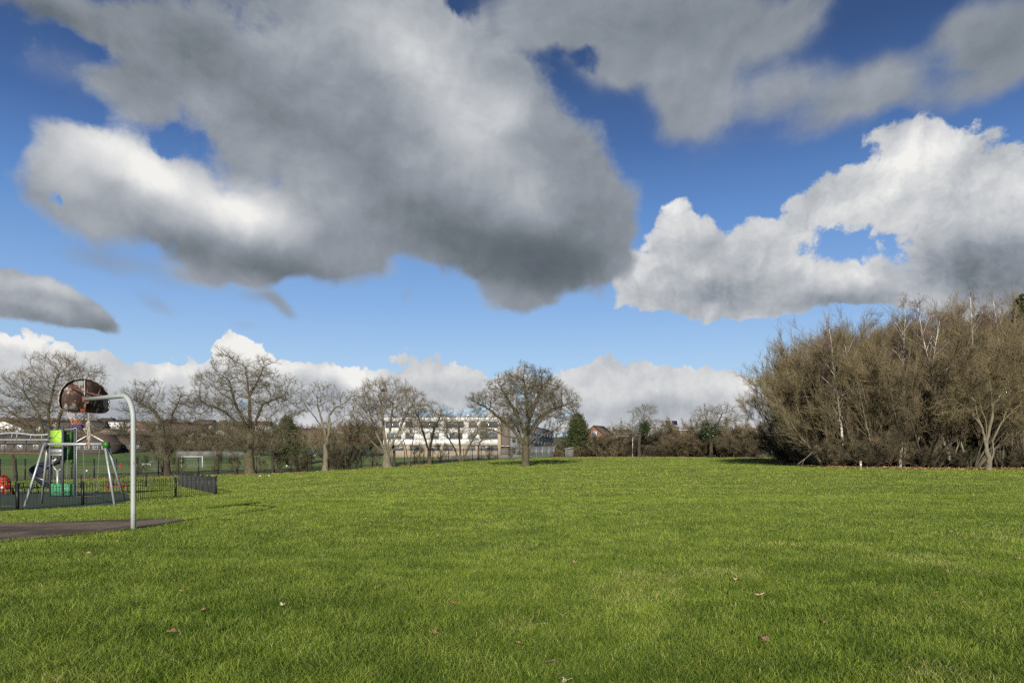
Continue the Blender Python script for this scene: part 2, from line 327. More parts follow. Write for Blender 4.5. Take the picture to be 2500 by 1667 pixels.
    def sphere(s, c, r, seg=10, ring=6, sc=(1, 1, 1)):
        c = np.asarray(c, float); V = [c+np.array((0, 0, r*sc[2]))]
        for i in range(1, ring):
            ph = math.pi*i/ring
            for j in range(seg):
                a = 2*math.pi*j/seg; V.append(c+r*np.array((math.sin(ph)*math.cos(a)*sc[0], math.sin(ph)*math.sin(a)*sc[1], math.cos(ph)*sc[2])))
        V.append(c-np.array((0, 0, r*sc[2]))); Q = []; T = []
        for j in range(seg):
            T.append((0, 1+j, 1+(j+1) % seg)); b = 1+(ring-2)*seg; T.append((len(V)-1, b+(j+1) % seg, b+j))
            for i in range(ring-2): a = 1+i*seg; Q.append((a+j, a+seg+j, a+seg+(j+1) % seg, a+(j+1) % seg))
        return s.add(V, Q, T)
    def poly(s, pts, depth_vec):
        """extruded polygon (fan of triangles from its centre, outline traced in 3D)"""
        p = np.asarray(pts, float); n = len(p); dv = np.asarray(depth_vec, float)
        V = np.concatenate([p, p+dv, [p.mean(0)], [p.mean(0)+dv]])
        T = []; Q = []
        for i in range(n):
            j = (i+1) % n; T += [(2*n, j, i), (2*n+1, n+i, n+j)]; Q.append((i, j, n+j, n+i))
        return s.add(V, Q, T)

def obj(name, me, parent=None, loc=None, rz=None):
    o = bpy.data.objects.new(name, me); col.objects.link(o)
    if parent is not None: o.parent = parent
    if loc is not None: o.location = loc
    if rz is not None: o.rotation_euler = (0, 0, rz)
    return o
def tag(o, label=None, cat=None, group=None, kind=None):
    if label: o['label'] = label
    if cat: o['category'] = cat
    if group: o['group'] = group
    if kind: o['kind'] = kind
    return o
def thing(name, label, cat, loc=(0, 0, 0), rz=0.0, group=None):
    o = bpy.data.objects.new(name, None); o.empty_display_size = .3; col.objects.link(o); o.location = loc; o.rotation_euler = (0, 0, rz)
    return tag(o, label, cat, group)
def copy_tree(o, parent=None):
    c = o.copy(); col.objects.link(c); c.parent = parent
    for ch in list(o.children): copy_tree(ch, c)
    return c

# ---------------------------------------------------------------- materials
def mat(name, c, rough=.8, c2=None, scale=8.0, detail=5, metal=0.0, bump=0.0, bscale=None, contrast=(.35, .65), spec=.3, coat=0):
    g = 1.0 if 'twig' in name else .74; c = tuple(v*g for v in c); c2 = tuple(v*g for v in c2) if c2 else None
    m = bpy.data.materials.new(name); m.use_nodes = True; nt = m.node_tree; b = nt.nodes['Principled BSDF']; L = nt.links.new
    b.inputs['Base Color'].default_value = (*c, 1); b.inputs['Roughness'].default_value = rough; b.inputs['Metallic'].default_value = metal
    b.inputs['Specular IOR Level'].default_value = spec
    tc = nt.nodes.new('ShaderNodeTexCoord')
    if c2 is not None:
        n = nt.nodes.new('ShaderNodeTexNoise'); n.inputs['Scale'].default_value = scale; n.inputs['Detail'].default_value = detail; n.inputs['Roughness'].default_value = .6
        L(tc.outputs['Object'], n.inputs['Vector'])
        r = nt.nodes.new('ShaderNodeValToRGB'); L(n.outputs[0], r.inputs[0]); e = r.color_ramp.elements
        e[0].position = contrast[0]; e[0].color = (*c, 1); e[1].position = contrast[1]; e[1].color = (*c2, 1); L(r.outputs[0], b.inputs['Base Color'])
    if bump:
        n = nt.nodes.new('ShaderNodeTexNoise'); n.inputs['Scale'].default_value = bscale or scale*3; n.inputs['Detail'].default_value = 5; L(tc.outputs['Object'], n.inputs['Vector'])
        bp = nt.nodes.new('ShaderNodeBump'); bp.inputs['Strength'].default_value = bump; bp.inputs['Distance'].default_value = .02; L(n.outputs[0], bp.inputs['Height']); L(bp.outputs[0], b.inputs['Normal'])
    return m
def leaf_mat(name, c1, c2, trans=.3, rough=.6, spec=.25, patch=None, straw=None):
    """thin blades and leaves: colour from the per-blade tint attribute and a broad patch noise, part translucent"""
    m = bpy.data.materials.new(name); m.use_nodes = True; nt = m.node_tree; b = nt.nodes['Principled BSDF']; L = nt.links.new
    at = nt.nodes.new('ShaderNodeAttribute'); at.attribute_name = 'tint'
    mx = nt.nodes.new('ShaderNodeMix'); mx.data_type = 'RGBA'; L(at.outputs['Fac'], mx.inputs[0]); mx.inputs[6].default_value = (*c1, 1); mx.inputs[7].default_value = (*c2, 1)
    outc = mx.outputs[2]
    if straw:
        cr = nt.nodes.new('ShaderNodeValToRGB'); L(at.outputs['Fac'], cr.inputs[0]); e = cr.color_ramp.elements; e[0].color = (*c1, 1); e[1].position = .8; e[1].color = (*c2, 1)
        x = e.new(.9); x.color = (*straw, 1); outc = cr.outputs[0]
    if patch:
        tc = nt.nodes.new('ShaderNodeTexCoord')
        n = nt.nodes.new('ShaderNodeTexNoise'); n.inputs['Scale'].default_value = patch[0]; n.inputs['Detail'].default_value = 6; n.inputs['Roughness'].default_value = .65; L(tc.outputs['Object'], n.inputs['Vector'])
        mr = nt.nodes.new('ShaderNodeMapRange'); L(n.outputs[0], mr.inputs[0]); mr.inputs[1].default_value = .38; mr.inputs[2].default_value = .66
        m2 = nt.nodes.new('ShaderNodeMix'); m2.data_type = 'RGBA'; L(mr.outputs[0], m2.inputs[0]); L(outc, m2.inputs[6]); 
        mm = nt.nodes.new('ShaderNodeMix'); mm.data_type = 'RGBA'; mm.blend_type = 'MULTIPLY'; mm.inputs[0].default_value = 1; L(outc, mm.inputs[6]); mm.inputs[7].default_value = (*patch[1], 1)
        L(mm.outputs[2], m2.inputs[7]); outc = m2.outputs[2]
    L(outc, b.inputs['Base Color']); b.inputs['Roughness'].default_value = rough; b.inputs['Specular IOR Level'].default_value = spec
    if trans:
        tr = nt.nodes.new('ShaderNodeBsdfTranslucent'); L(outc, tr.inputs['Color']); ms = nt.nodes.new('ShaderNodeMixShader'); ms.inputs[0].default_value = trans
        L(b.outputs[0], ms.inputs[1]); L(tr.outputs[0], ms.inputs[2]); L(ms.outputs[0], nt.nodes['Material Output'].inputs['Surface'])
    return m

M = {}
M['bark'] = mat('bark', (.050, .040, .026), .9, (.098, .082, .054), 5, bump=.6, bscale=14)
M['bark_moss'] = mat('bark_moss', (.052, .043, .026), .9, (.105, .092, .050), 3.5, bump=.6, bscale=14)
M['bark_pale'] = mat('bark_pale', (.105, .09, .06), .85, (.185, .165, .115), 3, bump=.4, bscale=12)
M['bark_dark'] = mat('bark_dark', (.03, .026, .018), .9, (.06, .05, .035), 5, bump=.5, bscale=14)
M['twig'] = mat('twig', (.070, .060, .038), .85, (.125, .110, .070), .6)
M['twig_olive'] = mat('twig_olive', (.105, .086, .044), .85, (.19, .155, .08), .5)
M['twig_brown'] = mat('twig_brown', (.102, .078, .045), .85, (.182, .145, .080), .5)
M['twig_purple'] = mat('twig_purple', (.075, .048, .045), .85, (.13, .09, .08), .6)
M['twig_scrub'] = mat('twig_scrub', (.050, .043, .026), .85, (.10, .085, .05), .5)
M['stem_pale'] = mat('stem_pale', (.105, .09, .06), .85, (.21, .185, .13), 1.5)
M['twig_tan'] = mat('twig_tan', (.085, .068, .042), .85, (.15, .125, .08), .5)
M['birch'] = mat('birch_bark', (.55, .52, .46), .7, (.16, .13, .10), 2.5, detail=8, contrast=(.52, .72))
M['fir'] = leaf_mat('fir_needles', (.020, .032, .010), (.062, .074, .022), .15, .6)
M['ivy'] = leaf_mat('ivy_leaves', (.012, .028, .010), (.035, .065, .018), .1, .35, .5)
M['dead_leaf'] = leaf_mat('dead_leaves', (.16, .075, .035), (.36, .20, .10), .15, .7)
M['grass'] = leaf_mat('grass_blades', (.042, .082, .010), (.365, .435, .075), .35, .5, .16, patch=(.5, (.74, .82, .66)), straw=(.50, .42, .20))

def ground_mat():
    m = bpy.data.materials.new('turf'); m.use_nodes = True; nt = m.node_tree; b = nt.nodes['Principled BSDF']; L = nt.links.new
    tc = nt.nodes.new('ShaderNodeTexCoord')
    def nz(scale, det=6, r=.6):
        n = nt.nodes.new('ShaderNodeTexNoise'); n.inputs['Scale'].default_value = scale; n.inputs['Detail'].default_value = det; n.inputs['Roughness'].default_value = r
        L(tc.outputs['Object'], n.inputs['Vector']); return n.outputs[0]
    def ramp(x, a, ca, c, cc):
        r = nt.nodes.new('ShaderNodeValToRGB'); L(x, r.inputs[0]); e = r.color_ramp.elements; e[0].position = a; e[0].color = (*ca, 1); e[1].position = c; e[1].color = (*cc, 1); return r.outputs[0]
    base = ramp(nz(.12, 8, .7), .35, (.10, .13, .024), .68, (.17, .20, .045))
    fine = ramp(nz(3.5, 6, .7), .30, (.62, .66, .6), .7, (1.15, 1.12, 1.1))
    mx = nt.nodes.new('ShaderNodeMix'); mx.data_type = 'RGBA'; mx.blend_type = 'MULTIPLY'; mx.inputs[0].default_value = 1; L(base, mx.inputs[6]); L(fine, mx.inputs[7])
    L(mx.outputs[2], b.inputs['Base Color']); b.inputs['Roughness'].default_value = .9; b.inputs['Specular IOR Level'].default_value = .1
    bp = nt.nodes.new('ShaderNodeBump'); bp.inputs['Strength'].default_value = .9; bp.inputs['Distance'].default_value = .12; L(nz(5, 8, .75), bp.inputs['Height']); L(bp.outputs[0], b.inputs['Normal'])
    return m
M['turf'] = ground_mat()
M['pitch'] = mat('pitch_turf', (.10, .145, .026), .9, (.15, .18, .045), .15, bump=.5, bscale=6)
M['bank'] = mat('bank_turf', (.05, .10, .018), .9, (.085, .14, .026), .12, bump=.6, bscale=3)
M['hill'] = mat('hill_ground', (.07, .06, .03), .95, (.10, .11, .04), .02)
M['litter_ground'] = mat('leaf_litter_ground', (.06, .042, .024), .95, (.14, .085, .045), 3, detail=8, bump=.5)
M['tarmac'] = mat('tarmac', (.195, .158, .122), .85, (.10, .08, .062), .42, detail=7, contrast=(.44, .53), bump=.4, bscale=120, spec=.04)
M['safety'] = mat('wet_pour_rubber', (.052, .074, .055), .85, (.072, .098, .076), 1.2, detail=8, bump=.3, bscale=60, spec=.05)
M['yellow_paint'] = mat('yellow_paint', (.55, .48, .12), .7, (.42, .38, .14), 6)
M['cyan_paint'] = mat('cyan_paint', (.10, .35, .45), .7, (.14, .30, .36), 6)
M['black_steel'] = mat('black_painted_steel', (.012, .014, .013), .45, (.022, .026, .022), 9, spec=.4)
M['galv'] = mat('galvanised_steel', (.42, .44, .45), .45, (.30, .32, .34), 14, metal=.35)
M['dark_post'] = mat('anthracite_steel', (.055, .06, .068), .5, (.075, .08, .09), 6)
M['lime'] = mat('lime_panel', (.34, .60, .05), .5, (.30, .55, .05), 3)
M['green_panel'] = mat('dark_green_panel', (.03, .13, .015), .45, (.025, .10, .012), 3)
M['teal_panel'] = mat('teal_green_panel', (.06, .28, .13), .5, (.05, .23, .11), 4)
M['slide'] = mat('black_slide_plastic', (.022, .025, .032), .28, (.035, .038, .045), 3, spec=.5)
M['red'] = mat('red_plastic', (.50, .02, .02), .4, (.38, .02, .02), 5)
M['purple'] = mat('purple_plastic', (.14, .04, .16), .5, (.10, .03, .13), 5)
M['pole'] = mat('white_painted_pole', (.34, .372, .36), .5, (.13, .125, .11), 16, detail=9, contrast=(.60, .72), bump=.15, bscale=60)
M['rope'] = mat('frayed_rope', (.55, .50, .42), .9, (.36, .31, .25), 20)
M['edge_paint'] = mat('chipped_white_edge', (.34, .32, .28), .8, (.12, .065, .045), 7, detail=8, contrast=(.48, .56))
M['rust_steel'] = mat('rusty_steel', (.11, .05, .034), .8, (.20, .10, .065), 14, bump=.3)
M['dark_boards'] = mat('dark_boarding', (.05, .042, .036), .85, (.075, .062, .052), 2)
M['far_twig'] = mat('far_twigs', (.042, .036, .024), .9, (.085, .072, .046), .05)
M['hoop'] = mat('orange_hoop', (.62, .13, .04), .5, (.42, .10, .04), 9)
M['net_white'] = mat('net_white', (.62, .60, .55), .9); M['net_orange'] = mat('net_orange', (.65, .22, .08), .9); M['net_blue'] = mat('net_blue', (.05, .06, .30), .9)
M['render'] = mat('white_render', (.80, .80, .77), .8, (.70, .70, .67), .4)
M['buff'] = mat('buff_brick', (.36, .295, .215), .85, (.29, .235, .165), 3, detail=8)
M['brown_brick'] = mat('brown_brick', (.11, .092, .075), .85, (.15, .125, .10), 3, detail=8)
M['grey_clad'] = mat('grey_cladding', (.20, .21, .22), .7, (.26, .27, .28), .6)
M['frame_dark'] = mat('dark_frame', (.03, .033, .036), .4)
M['glass'] = mat('window_glass', (.12, .14, .155), .12, spec=.6)
M['blind'] = mat('blind', (.35, .34, .30), .8)
M['concrete'] = mat('concrete', (.10, .096, .088), .9, (.15, .146, .135), .8)
M['roof_grey'] = mat('roof_slate', (.06, .055, .055), .8, (.09, .08, .075), 2)
M['roof_brown'] = mat('roof_tile_brown', (.075, .05, .04), .85, (.11, .075, .055), 2)
M['roof_red'] = mat('roof_tile_red', (.10, .05, .035), .85, (.13, .07, .05), 2)
M['red_brick'] = mat('red_brick', (.15, .078, .055), .85, (.20, .105, .075), 3, detail=8)
M['white_paint'] = mat('white_paint', (.72, .72, .70), .6)
M['solar'] = mat('solar_panel', (.015, .02, .045), .25, spec=.6)
M['wood'] = mat('weathered_wood', (.22, .18, .13), .9, (.32, .28, .21), 12, bump=.3)
M['skin'] = mat('skin', (.45, .27, .20), .6)
M['navy'] = mat('navy_cloth', (.015, .02, .05), .9); M['sky_cloth'] = mat('white_cloth', (.55, .56, .6), .9)
M['green_mesh'] = mat('green_fence_steel', (.02, .09, .06), .5)
M['lime_sign'] = mat('lime_sign', (.30, .55, .08), .6)

def rust_board():
    m = bpy.data.materials.new('rusted_paint'); m.use_nodes = True; nt = m.node_tree; b = nt.nodes['Principled BSDF']; L = nt.links.new
    tc = nt.nodes.new('ShaderNodeTexCoord'); mp = nt.nodes.new('ShaderNodeMapping'); L(tc.outputs['Object'], mp.inputs[0]); mp.inputs['Scale'].default_value = (1, 1, .62)
    n = nt.nodes.new('ShaderNodeTexNoise'); n.inputs['Scale'].default_value = 3.3; n.inputs['Detail'].default_value = 9; n.inputs['Roughness'].default_value = .68; L(mp.outputs[0], n.inputs['Vector'])
    r = nt.nodes.new('ShaderNodeValToRGB'); L(n.outputs[0], r.inputs[0]); e = r.color_ramp.elements
    e[0].position = .36; e[0].color = (.20, .23, .22, 1); e[1].position = .56; e[1].color = (.020, .010, .007, 1)
    x = e.new(.445); x.color = (.24, .26, .24, 1); x = e.new(.465); x.color = (.085, .032, .016, 1)
    L(r.outputs[0], b.inputs['Base Color']); b.inputs['Roughness'].default_value = .8
    return m
M['rust_board'] = rust_board()

# ---------------------------------------------------------------- the ground
def ring_sheet(name, mats, ds, ths, off=0.0, matfn=None, kind='structure'):
    D, T = np.meshgrid(ds, ths, indexing='ij')
    X = np.sin(T)*D; Y = np.cos(T)*D
    V = np.stack([X, Y, Gv(X, Y)+off], -1).reshape(-1, 3); nd, nt_ = D.shape
    I = np.arange(nd*nt_).reshape(nd, nt_)
    Q = np.stack([I[:-1, :-1], I[:-1, 1:], I[1:, 1:], I[1:, :-1]], -1).reshape(-1, 4)[:, ::-1]
    a = Acc().add(V, Q); me = a.mesh(name, mats, smooth=True)
    if matfn is not None:
        c = V[Q].mean(1); me.polygons.foreach_set('material_index', matfn(c).astype(np.int32)); me.update()
    o = obj(name, me); o['kind'] = kind; return o

# where the school boundary fence runs (column, distance)
FENCE = [(-900, 52), (-350, 66), (0, 78), (200, 85), (405, 91.5), (612, 94.5), (793, 101.5), (943, 112), (1049, 121), (1127, 130), (1215, 138), (1292, 141), (1352, 150)]
FX = np.array([(p-CX)/F*d for p, d in FENCE]); FY = np.array([d for p, d in FENCE])
def fence_y(x): return np.interp(x, FX, FY)
def ground_zone(c):
    x, y = c[:, 0], c[:, 1]; r = np.hypot(x, y)
    beyond = (y > fence_y(x)) & (x < FX[-1])
    z = np.zeros(len(c), int)
    px = CX+F*x/np.maximum(y, 1)
    z[beyond & (y > 60)] = 1
    z[beyond & (y > 158) & (px < 560)] = 2
    z[(y > 205)] = 3
    z[(y > 152) & (px > 1340)] = 3
    z[(y < 10) & (r > 60)] = 0
    return z
ths = np.concatenate([np.linspace(-math.pi, -.95, 60)[:-1], np.linspace(-.95, .95, 480), np.linspace(.95, math.pi, 60)[1:]])
ds = np.concatenate([np.linspace(0.01, 4, 8)[:-1], np.exp(np.linspace(math.log(4), math.log(4200), 300))])
ring_sheet('ground', [M['turf'], M['pitch'], M['bank'], M['hill']], ds, ths, matfn=ground_zone)

def conform_poly(name, m, outline, off, step=.5, kind='structure', wob=0.0):
    """flat sheet laid over the ground inside an outline (world x, y)"""
    o = np.array([(p[0], p[1]) for p in outline]); x0, y0 = o.min(0); x1, y1 = o.max(0)
    xs = np.arange(x0, x1+step, step); ys = np.arange(y0, y1+step, step)
    # clip the grid row by row against the outline so that the edge is smooth
    a = Acc()
    def span(y):
        c = []
        for i in range(len(o)):
            p, q = o[i], o[(i+1) % len(o)]
            if (p[1] <= y) != (q[1] <= y): c.append(p[0]+(y-p[1])/(q[1]-p[1])*(q[0]-p[0]))
        return (min(c), max(c)) if len(c) >= 2 else None
    rows = []
    K = max(6, int((x1-x0)/step))
    for y in np.linspace(y0+1e-3, y1-1e-3, len(ys)*2):
        s = span(y)
        if s is None: continue
        l = s[0]+wob*(vnoise(np.array([y*1.7]), np.array([3.1]))[0]-.5); r = s[1]+wob*(vnoise(np.array([y*1.7]), np.array([9.1]))[0]-.5)
        X = np.linspace(l, r, K); Y = np.full(K, y); rows.append(np.stack([X, Y, Gv(X, Y)+off], -1))
    R = np.array(rows); n = len(R); I = np.arange(n*K).reshape(n, K)
    Q = np.stack([I[:-1, :-1], I[:-1, 1:], I[1:, 1:], I[1:, :-1]], -1).reshape(-1, 4)
    a.add(R.reshape(-1, 3), Q); ob = obj(name, a.mesh(name, m, smooth=True)); ob['kind'] = kind; return ob
TARMAC = [((px-CX)/F*d, d) for px, d in ((-1200, 8.5), (-700, 10), (-250, 11.8), (0, 13.6), (90, 14.2), (180, 14.9), (270, 15.7), (330, 16.4), (400, 17.2), (452, 18.3), (455, 18.9), (400, 19.3), (300, 19.2), (150, 18.9), (0, 18.6), (-300, 18.4), (-900, 18))]
conform_poly('tarmac_court', M['tarmac'], TARMAC, .03, .35, wob=.25)
SAFE = [((px-CX)/F*d, d) for px, d in ((-500, 26.5), (-120, 27.3), (20, 29.8), (180, 31.5), (290, 33.0), (318, 36), (312, 45), (290, 50), (60, 52), (-600, 52))]
conform_poly('safety_surface', M['safety'], SAFE, .02, .6)
def strip(name, m, a, b, w, off=.035):
    a = np.array(a[:2]); b = np.array(b[:2]); d = b-a; n = np.array((-d[1], d[0]))/np.linalg.norm(d)*w/2; K = 12; V = []
    for t in np.linspace(0, 1, K):
        for s_ in (-1, 1): q = a+d*t+n*s_; V.append((q[0], q[1], G(q[0], q[1])+off))
    o = obj(name, Acc().add(V, [(2*i, 2*i+1, 2*i+3, 2*i+2) for i in range(K-1)]).mesh(name, m)); o['kind'] = 'structure'; return o
strip('painted_line', M['yellow_paint'], P(190, 41), P(246, 42), .5)
strip('painted_line', M['yellow_paint'], P(-40, 32.0), P(28, 32.3), .18)
strip('painted_line', M['cyan_paint'], P(29, 32.3), P(56, 32.5), .18)
# the worn, leaf-strewn strips of bare soil under the boundary trees and along the hedge
def band(name, m, pts, w0, w1, off=.025):
    V = []; xs = []
    pts = np.array([((p-CX)/F*d, d) for p, d in pts]); seg = np.cumsum(np.concatenate([[0], np.linalg.norm(np.diff(pts, axis=0), axis=1)]))
    T = np.arange(0, seg[-1], 1.0); X = np.interp(T, seg, pts[:, 0]); Y = np.interp(T, seg, pts[:, 1]); K = 6; R = []
    for i in range(len(T)):
        j = min(i+1, len(T)-1); k = max(i-1, 0); d = np.array((X[j]-X[k], Y[j]-Y[k])); d /= np.linalg.norm(d); n = np.array((-d[1], d[0]))
        wa = w0*(.5+vnoise(np.array([T[i]*.35]), np.array([1.5]))[0]); wb = w1
        row = []
        for t in np.linspace(0, 1, K): q = np.array((X[i], Y[i]))+n*(-wa+(wa+wb)*t); row.append((q[0], q[1], G(q[0], q[1])+off))
        R.append(row)
    R = np.array(R); n = len(R); I = np.arange(n*K).reshape(n, K); Q = np.stack([I[:-1, :-1], I[:-1, 1:], I[1:, 1:], I[1:, :-1]], -1).reshape(-1, 4)
    o = obj(name, Acc().add(R.reshape(-1, 3), Q).mesh(name, m, smooth=True)); o['kind'] = 'structure'; return o
HEDGE = [(1352, 149), (1450, 147), (1560, 145), (1700, 143), (1800, 138), (1850, 125)]
WOODL = [(1850, 118), (1880, 98), (1920, 80), (1980, 68), (2060, 61), (2160, 58.5), (2300, 57), (2420, 56.5), (2560, 55.5), (2900, 54), (3600, 50)]
band('soil_strip', M['litter_ground'], FENCE[2:11], .9, .9)
band('soil_strip', M['litter_ground'], HEDGE, .8, 3.0)
band('soil_strip', M['litter_ground'], WOODL, 0.2, 6.0)

# ---------------------------------------------------------------- grass blades
def grass():
    rng = np.random.default_rng(11)
    acc = Acc(); tints = []
    def scatter(n, d0, d1, h, w, two, power=1.0, lo=-500, hi=3000):
        # constant number per log distance: dense at the feet, sparse far off
        nt = n//10; dt = d0*(d1/d0)**(rng.random(nt)**power); pt = rng.uniform(lo, hi, nt); tx, ty = (pt-CX)/F*dt, dt
        d = d0*(d1/d0)**(rng.random(n)**power); px = rng.uniform(lo, hi, n); x = (px-CX)/F*d; y = d.copy(); hj = rng.random(n)
        # three blades in five belong to tufts, the others stand anywhere
        m = rng.random(n) < .6; k = rng.integers(0, nt, n); sg = .022+.0022*dt[k]; hh = rng.random(nt)
        x = np.where(m, tx[k]+rng.normal(0, 1, n)*sg, x); y = np.where(m, ty[k]+rng.normal(0, 1, n)*sg, y); hj = np.where(m, hh[k], hj*.5); d = np.maximum(y, 1)
        keep = (vnoise(x*1.9, y*1.9, 3)*.6+vnoise(x*.45, y*.45, 4)*.4+rng.random(n)*.35) > .26
        keep &= ~((y > fence_y(x)-.5) & (x < FX[-1]))
        keep &= ~inside(x+rng.normal(0, .26, n), y+rng.normal(0, .42, n), TARMAC); keep &= ~inside(x, y, SAFE)
        x, y, d, hj = x[keep], y[keep], d[keep], hj[keep]; n = len(x)
        z = Gv(x, y)-.004
        big = vnoise(x*.8, y*.8, 9)
        H = h(d)*(.45+.5*hj+.5*big)*rng.uniform(.6, 1.25, n); W = w(d)*rng.uniform(.7, 1.3, n)
        # neighbouring blades lean the same way, as if combed by wind and feet
        lean_a = 6.28*vnoise(x*2.3, y*2.3, 12)*2+rng.normal(0, 1.6, n); lean = rng.uniform(.15, 1.0, n)
        lx, ly = np.cos(lean_a)*lean*H, np.sin(lean_a)*lean*H
        fa = rng.uniform(0, 6.28, n); wx, wy = np.cos(fa)*W/2, np.sin(fa)*W/2
        B = np.stack([x, y, z], -1); Wv = np.stack([wx, wy, 0*wx], -1)
        tip = B+np.stack([lx, ly, H], -1)
        tn = np.clip(-.11+.26*np.clip(d/45, 0, 1)+.66*rng.random(n)**1.25+.26*(vnoise(x*2.6, y*2.6, 21)-.5)+.12*(vnoise(x*.4, y*.4, 22)-.5), 0, .8)  # tint rises with distance: shade among the near blades put into colour
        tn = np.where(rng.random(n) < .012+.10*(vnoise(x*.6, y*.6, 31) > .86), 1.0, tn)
        if two:
            mid = B+np.stack([lx*.28, ly*.28, H*.62], -1)
            V = np.stack([B-Wv, B+Wv, mid+Wv*.8, mid-Wv*.8, tip], 1); b = (np.arange(n)*5)[:, None]
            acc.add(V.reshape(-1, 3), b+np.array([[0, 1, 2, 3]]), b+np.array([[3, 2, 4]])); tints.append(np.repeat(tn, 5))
        else:
            V = np.stack([B-Wv, B+Wv, tip], 1); b = (np.arange(n)*3)[:, None]
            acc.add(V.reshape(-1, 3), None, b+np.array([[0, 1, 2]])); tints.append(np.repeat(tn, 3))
    scatter(QG[0], 3.6, 11, lambda d: .092+0*d, lambda d: .0034+.0002*d, True, .9, -1000, 3500)
    scatter(QG[1], 9, 30, lambda d: .072+0*d, lambda d: .0035+.00035*d, False)
    scatter(QG[2], 26, 145, lambda d: .060+.0003*d, lambda d: .004+.00045*d, False)
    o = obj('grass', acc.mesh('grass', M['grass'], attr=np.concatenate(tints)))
    tag(o, 'short uneven winter grass covering the open field', 'grass', kind='stuff')
def inside(x, y, outline):
    r = np.zeros(len(x), bool); n = len(outline)
    for i in range(n):
        (x0, y0), (x1, y1) = outline[i], outline[(i+1) % n]
        if y0 == y1: continue
        c = ((y0 <= y) != (y1 <= y)) & (x < x0+(y-y0)/(y1-y0)*(x1-x0)); r ^= c
    return r
QG = (1050000, 720000, 600000)
grass()

# ---------------------------------------------------------------- trees
def unit(v): return v/(np.linalg.norm(v, axis=-1, keepdims=True)+1e-9)
def spawn(rng, S, D, L, nseg, r0, r1f=.35, wig=.18, up=.1, droop=0.0):
    """grow one curved twig or branch from every start S along D; returns points (n, nseg+1, 3) and radii"""
    n = len(S); L = np.broadcast_to(L, (n,)); r0 = np.broadcast_to(r0, (n,))
    Pt = np.zeros((n, nseg+1, 3)); Pt[:, 0] = S; d = unit(np.asarray(D, float)); drift = rng.normal(0, wig*.6, (n, 3))
    for i in range(nseg):
        d = d+rng.normal(0, wig, (n, 3))+drift/nseg; d[:, 2] += up/nseg*2-droop*(i+1)/nseg; d = unit(d)
        Pt[:, i+1] = Pt[:, i]+d*(L/nseg)[:, None]
    R = r0[:, None]*np.linspace(1, r1f, nseg+1)[None, :]
    return Pt, R
def side(rng, Pt, R, m, t0, t1, ang, up=.0, rf=.6):
    """m side shoots on each branch of Pt: starts, directions, radii at the start, position along the branch"""
    n, k, _ = Pt.shape; t = rng.uniform(t0, t1, (n, m))*(k-1); i = np.minimum(t.astype(int), k-2); f = (t-i)[..., None]; ii = np.arange(n)[:, None]
    A, B = Pt[ii, i], Pt[ii, i+1]; S = A*(1-f)+B*f; T = unit(B-A); q = rng.normal(0, 1, (n, m, 3)); q = unit(q-T*np.sum(q*T, -1, keepdims=True))
    a = np.radians(rng.normal(ang, ang*.22, (n, m)))[..., None]; D = T*np.cos(a)+q*np.sin(a); D[..., 2] += up
    rr = (R[ii, i]*(1-f[..., 0])+R[ii, i+1]*f[..., 0])*rf
    return S.reshape(-1, 3), unit(D.reshape(-1, 3)), rr.reshape(-1), (t/(k-1)).reshape(-1)
def add_poly(acc, Pt, R, k=3):
    n, m, _ = Pt.shape
    acc.prisms(Pt[:, :-1].reshape(-1, 3), Pt[:, 1:].reshape(-1, 3), R[:, :-1].reshape(-1), R[:, 1:].reshape(-1), k)

def colonise(rng, seeds, attract, step, infl, kill, iters, wander=.25, trop=.06, inert=.35):
    """space colonisation: seeds are paths [(points, parent path, index)]; returns positions and parents"""
    pos = []; par = []; idx = {}
    for si, (pts, pp, pi) in enumerate(seeds):
        last = -1 if pp is None else idx[(pp, pi)]
        pts = np.asarray(pts, float)
        for j in range(len(pts)):
            if j > 0 or pp is not None:
                a = pos[last]; L_ = np.linalg.norm(pts[j]-a); m = max(1, int(round(L_/step)))
                for q in range(1, m+1):
                    jit = rng.normal(0, step*.07, 3) if q < m else 0
                    pos.append(a+(pts[j]-a)*q/m+jit); par.append(last); last = len(pos)-1
            else: pos.append(pts[0]); par.append(-1); last = 0
            idx[(si, j)] = last
    pos = np.array(pos); par = list(par); A = attract.copy()
    D2 = ((A[:, None]-pos[None])**2).sum(-1); near = D2.argmin(1); nd = D2.min(1)
    direc = np.zeros_like(pos); pa = np.array(par); direc[1:] = unit(pos[1:]-pos[pa[1:]])
    for it in range(iters):
        act = nd < infl*infl
        if not act.any(): break
        ids, inv = np.unique(near[act], return_inverse=True)
        v = unit(A[act]-pos[near[act]]); s_ = np.zeros((len(ids), 3)); np.add.at(s_, inv, v)
        d = unit(s_)+inert*direc[ids]+rng.normal(0, wander, (len(ids), 3)); d[:, 2] += trop; d = unit(d)
        new = pos[ids]+d*step; b = len(pos); pos = np.concatenate([pos, new]); par += list(ids); direc = np.concatenate([direc, d])
        dd = ((A[:, None]-new[None])**2).sum(-1); m = dd.min(1); am = dd.argmin(1); up = m < nd; nd = np.where(up, m, nd); near = np.where(up, b+am, near)
        keep = nd > kill*kill; A, nd, near = A[keep], nd[keep], near[keep]
        if len(A) == 0 or len(pos) > 14000: break
    return pos, np.array(par), direc
def radii(pos, par, r_tip, expo):
    n = len(pos); w = np.zeros(n); ch = np.zeros(n, int); np.add.at(ch, par[par >= 0], 1); w[ch == 0] = r_tip**expo
    for i in range(n-1, 0, -1): w[par[i]] += w[i]+(.06*r_tip**expo)
    return w**(1/expo), ch
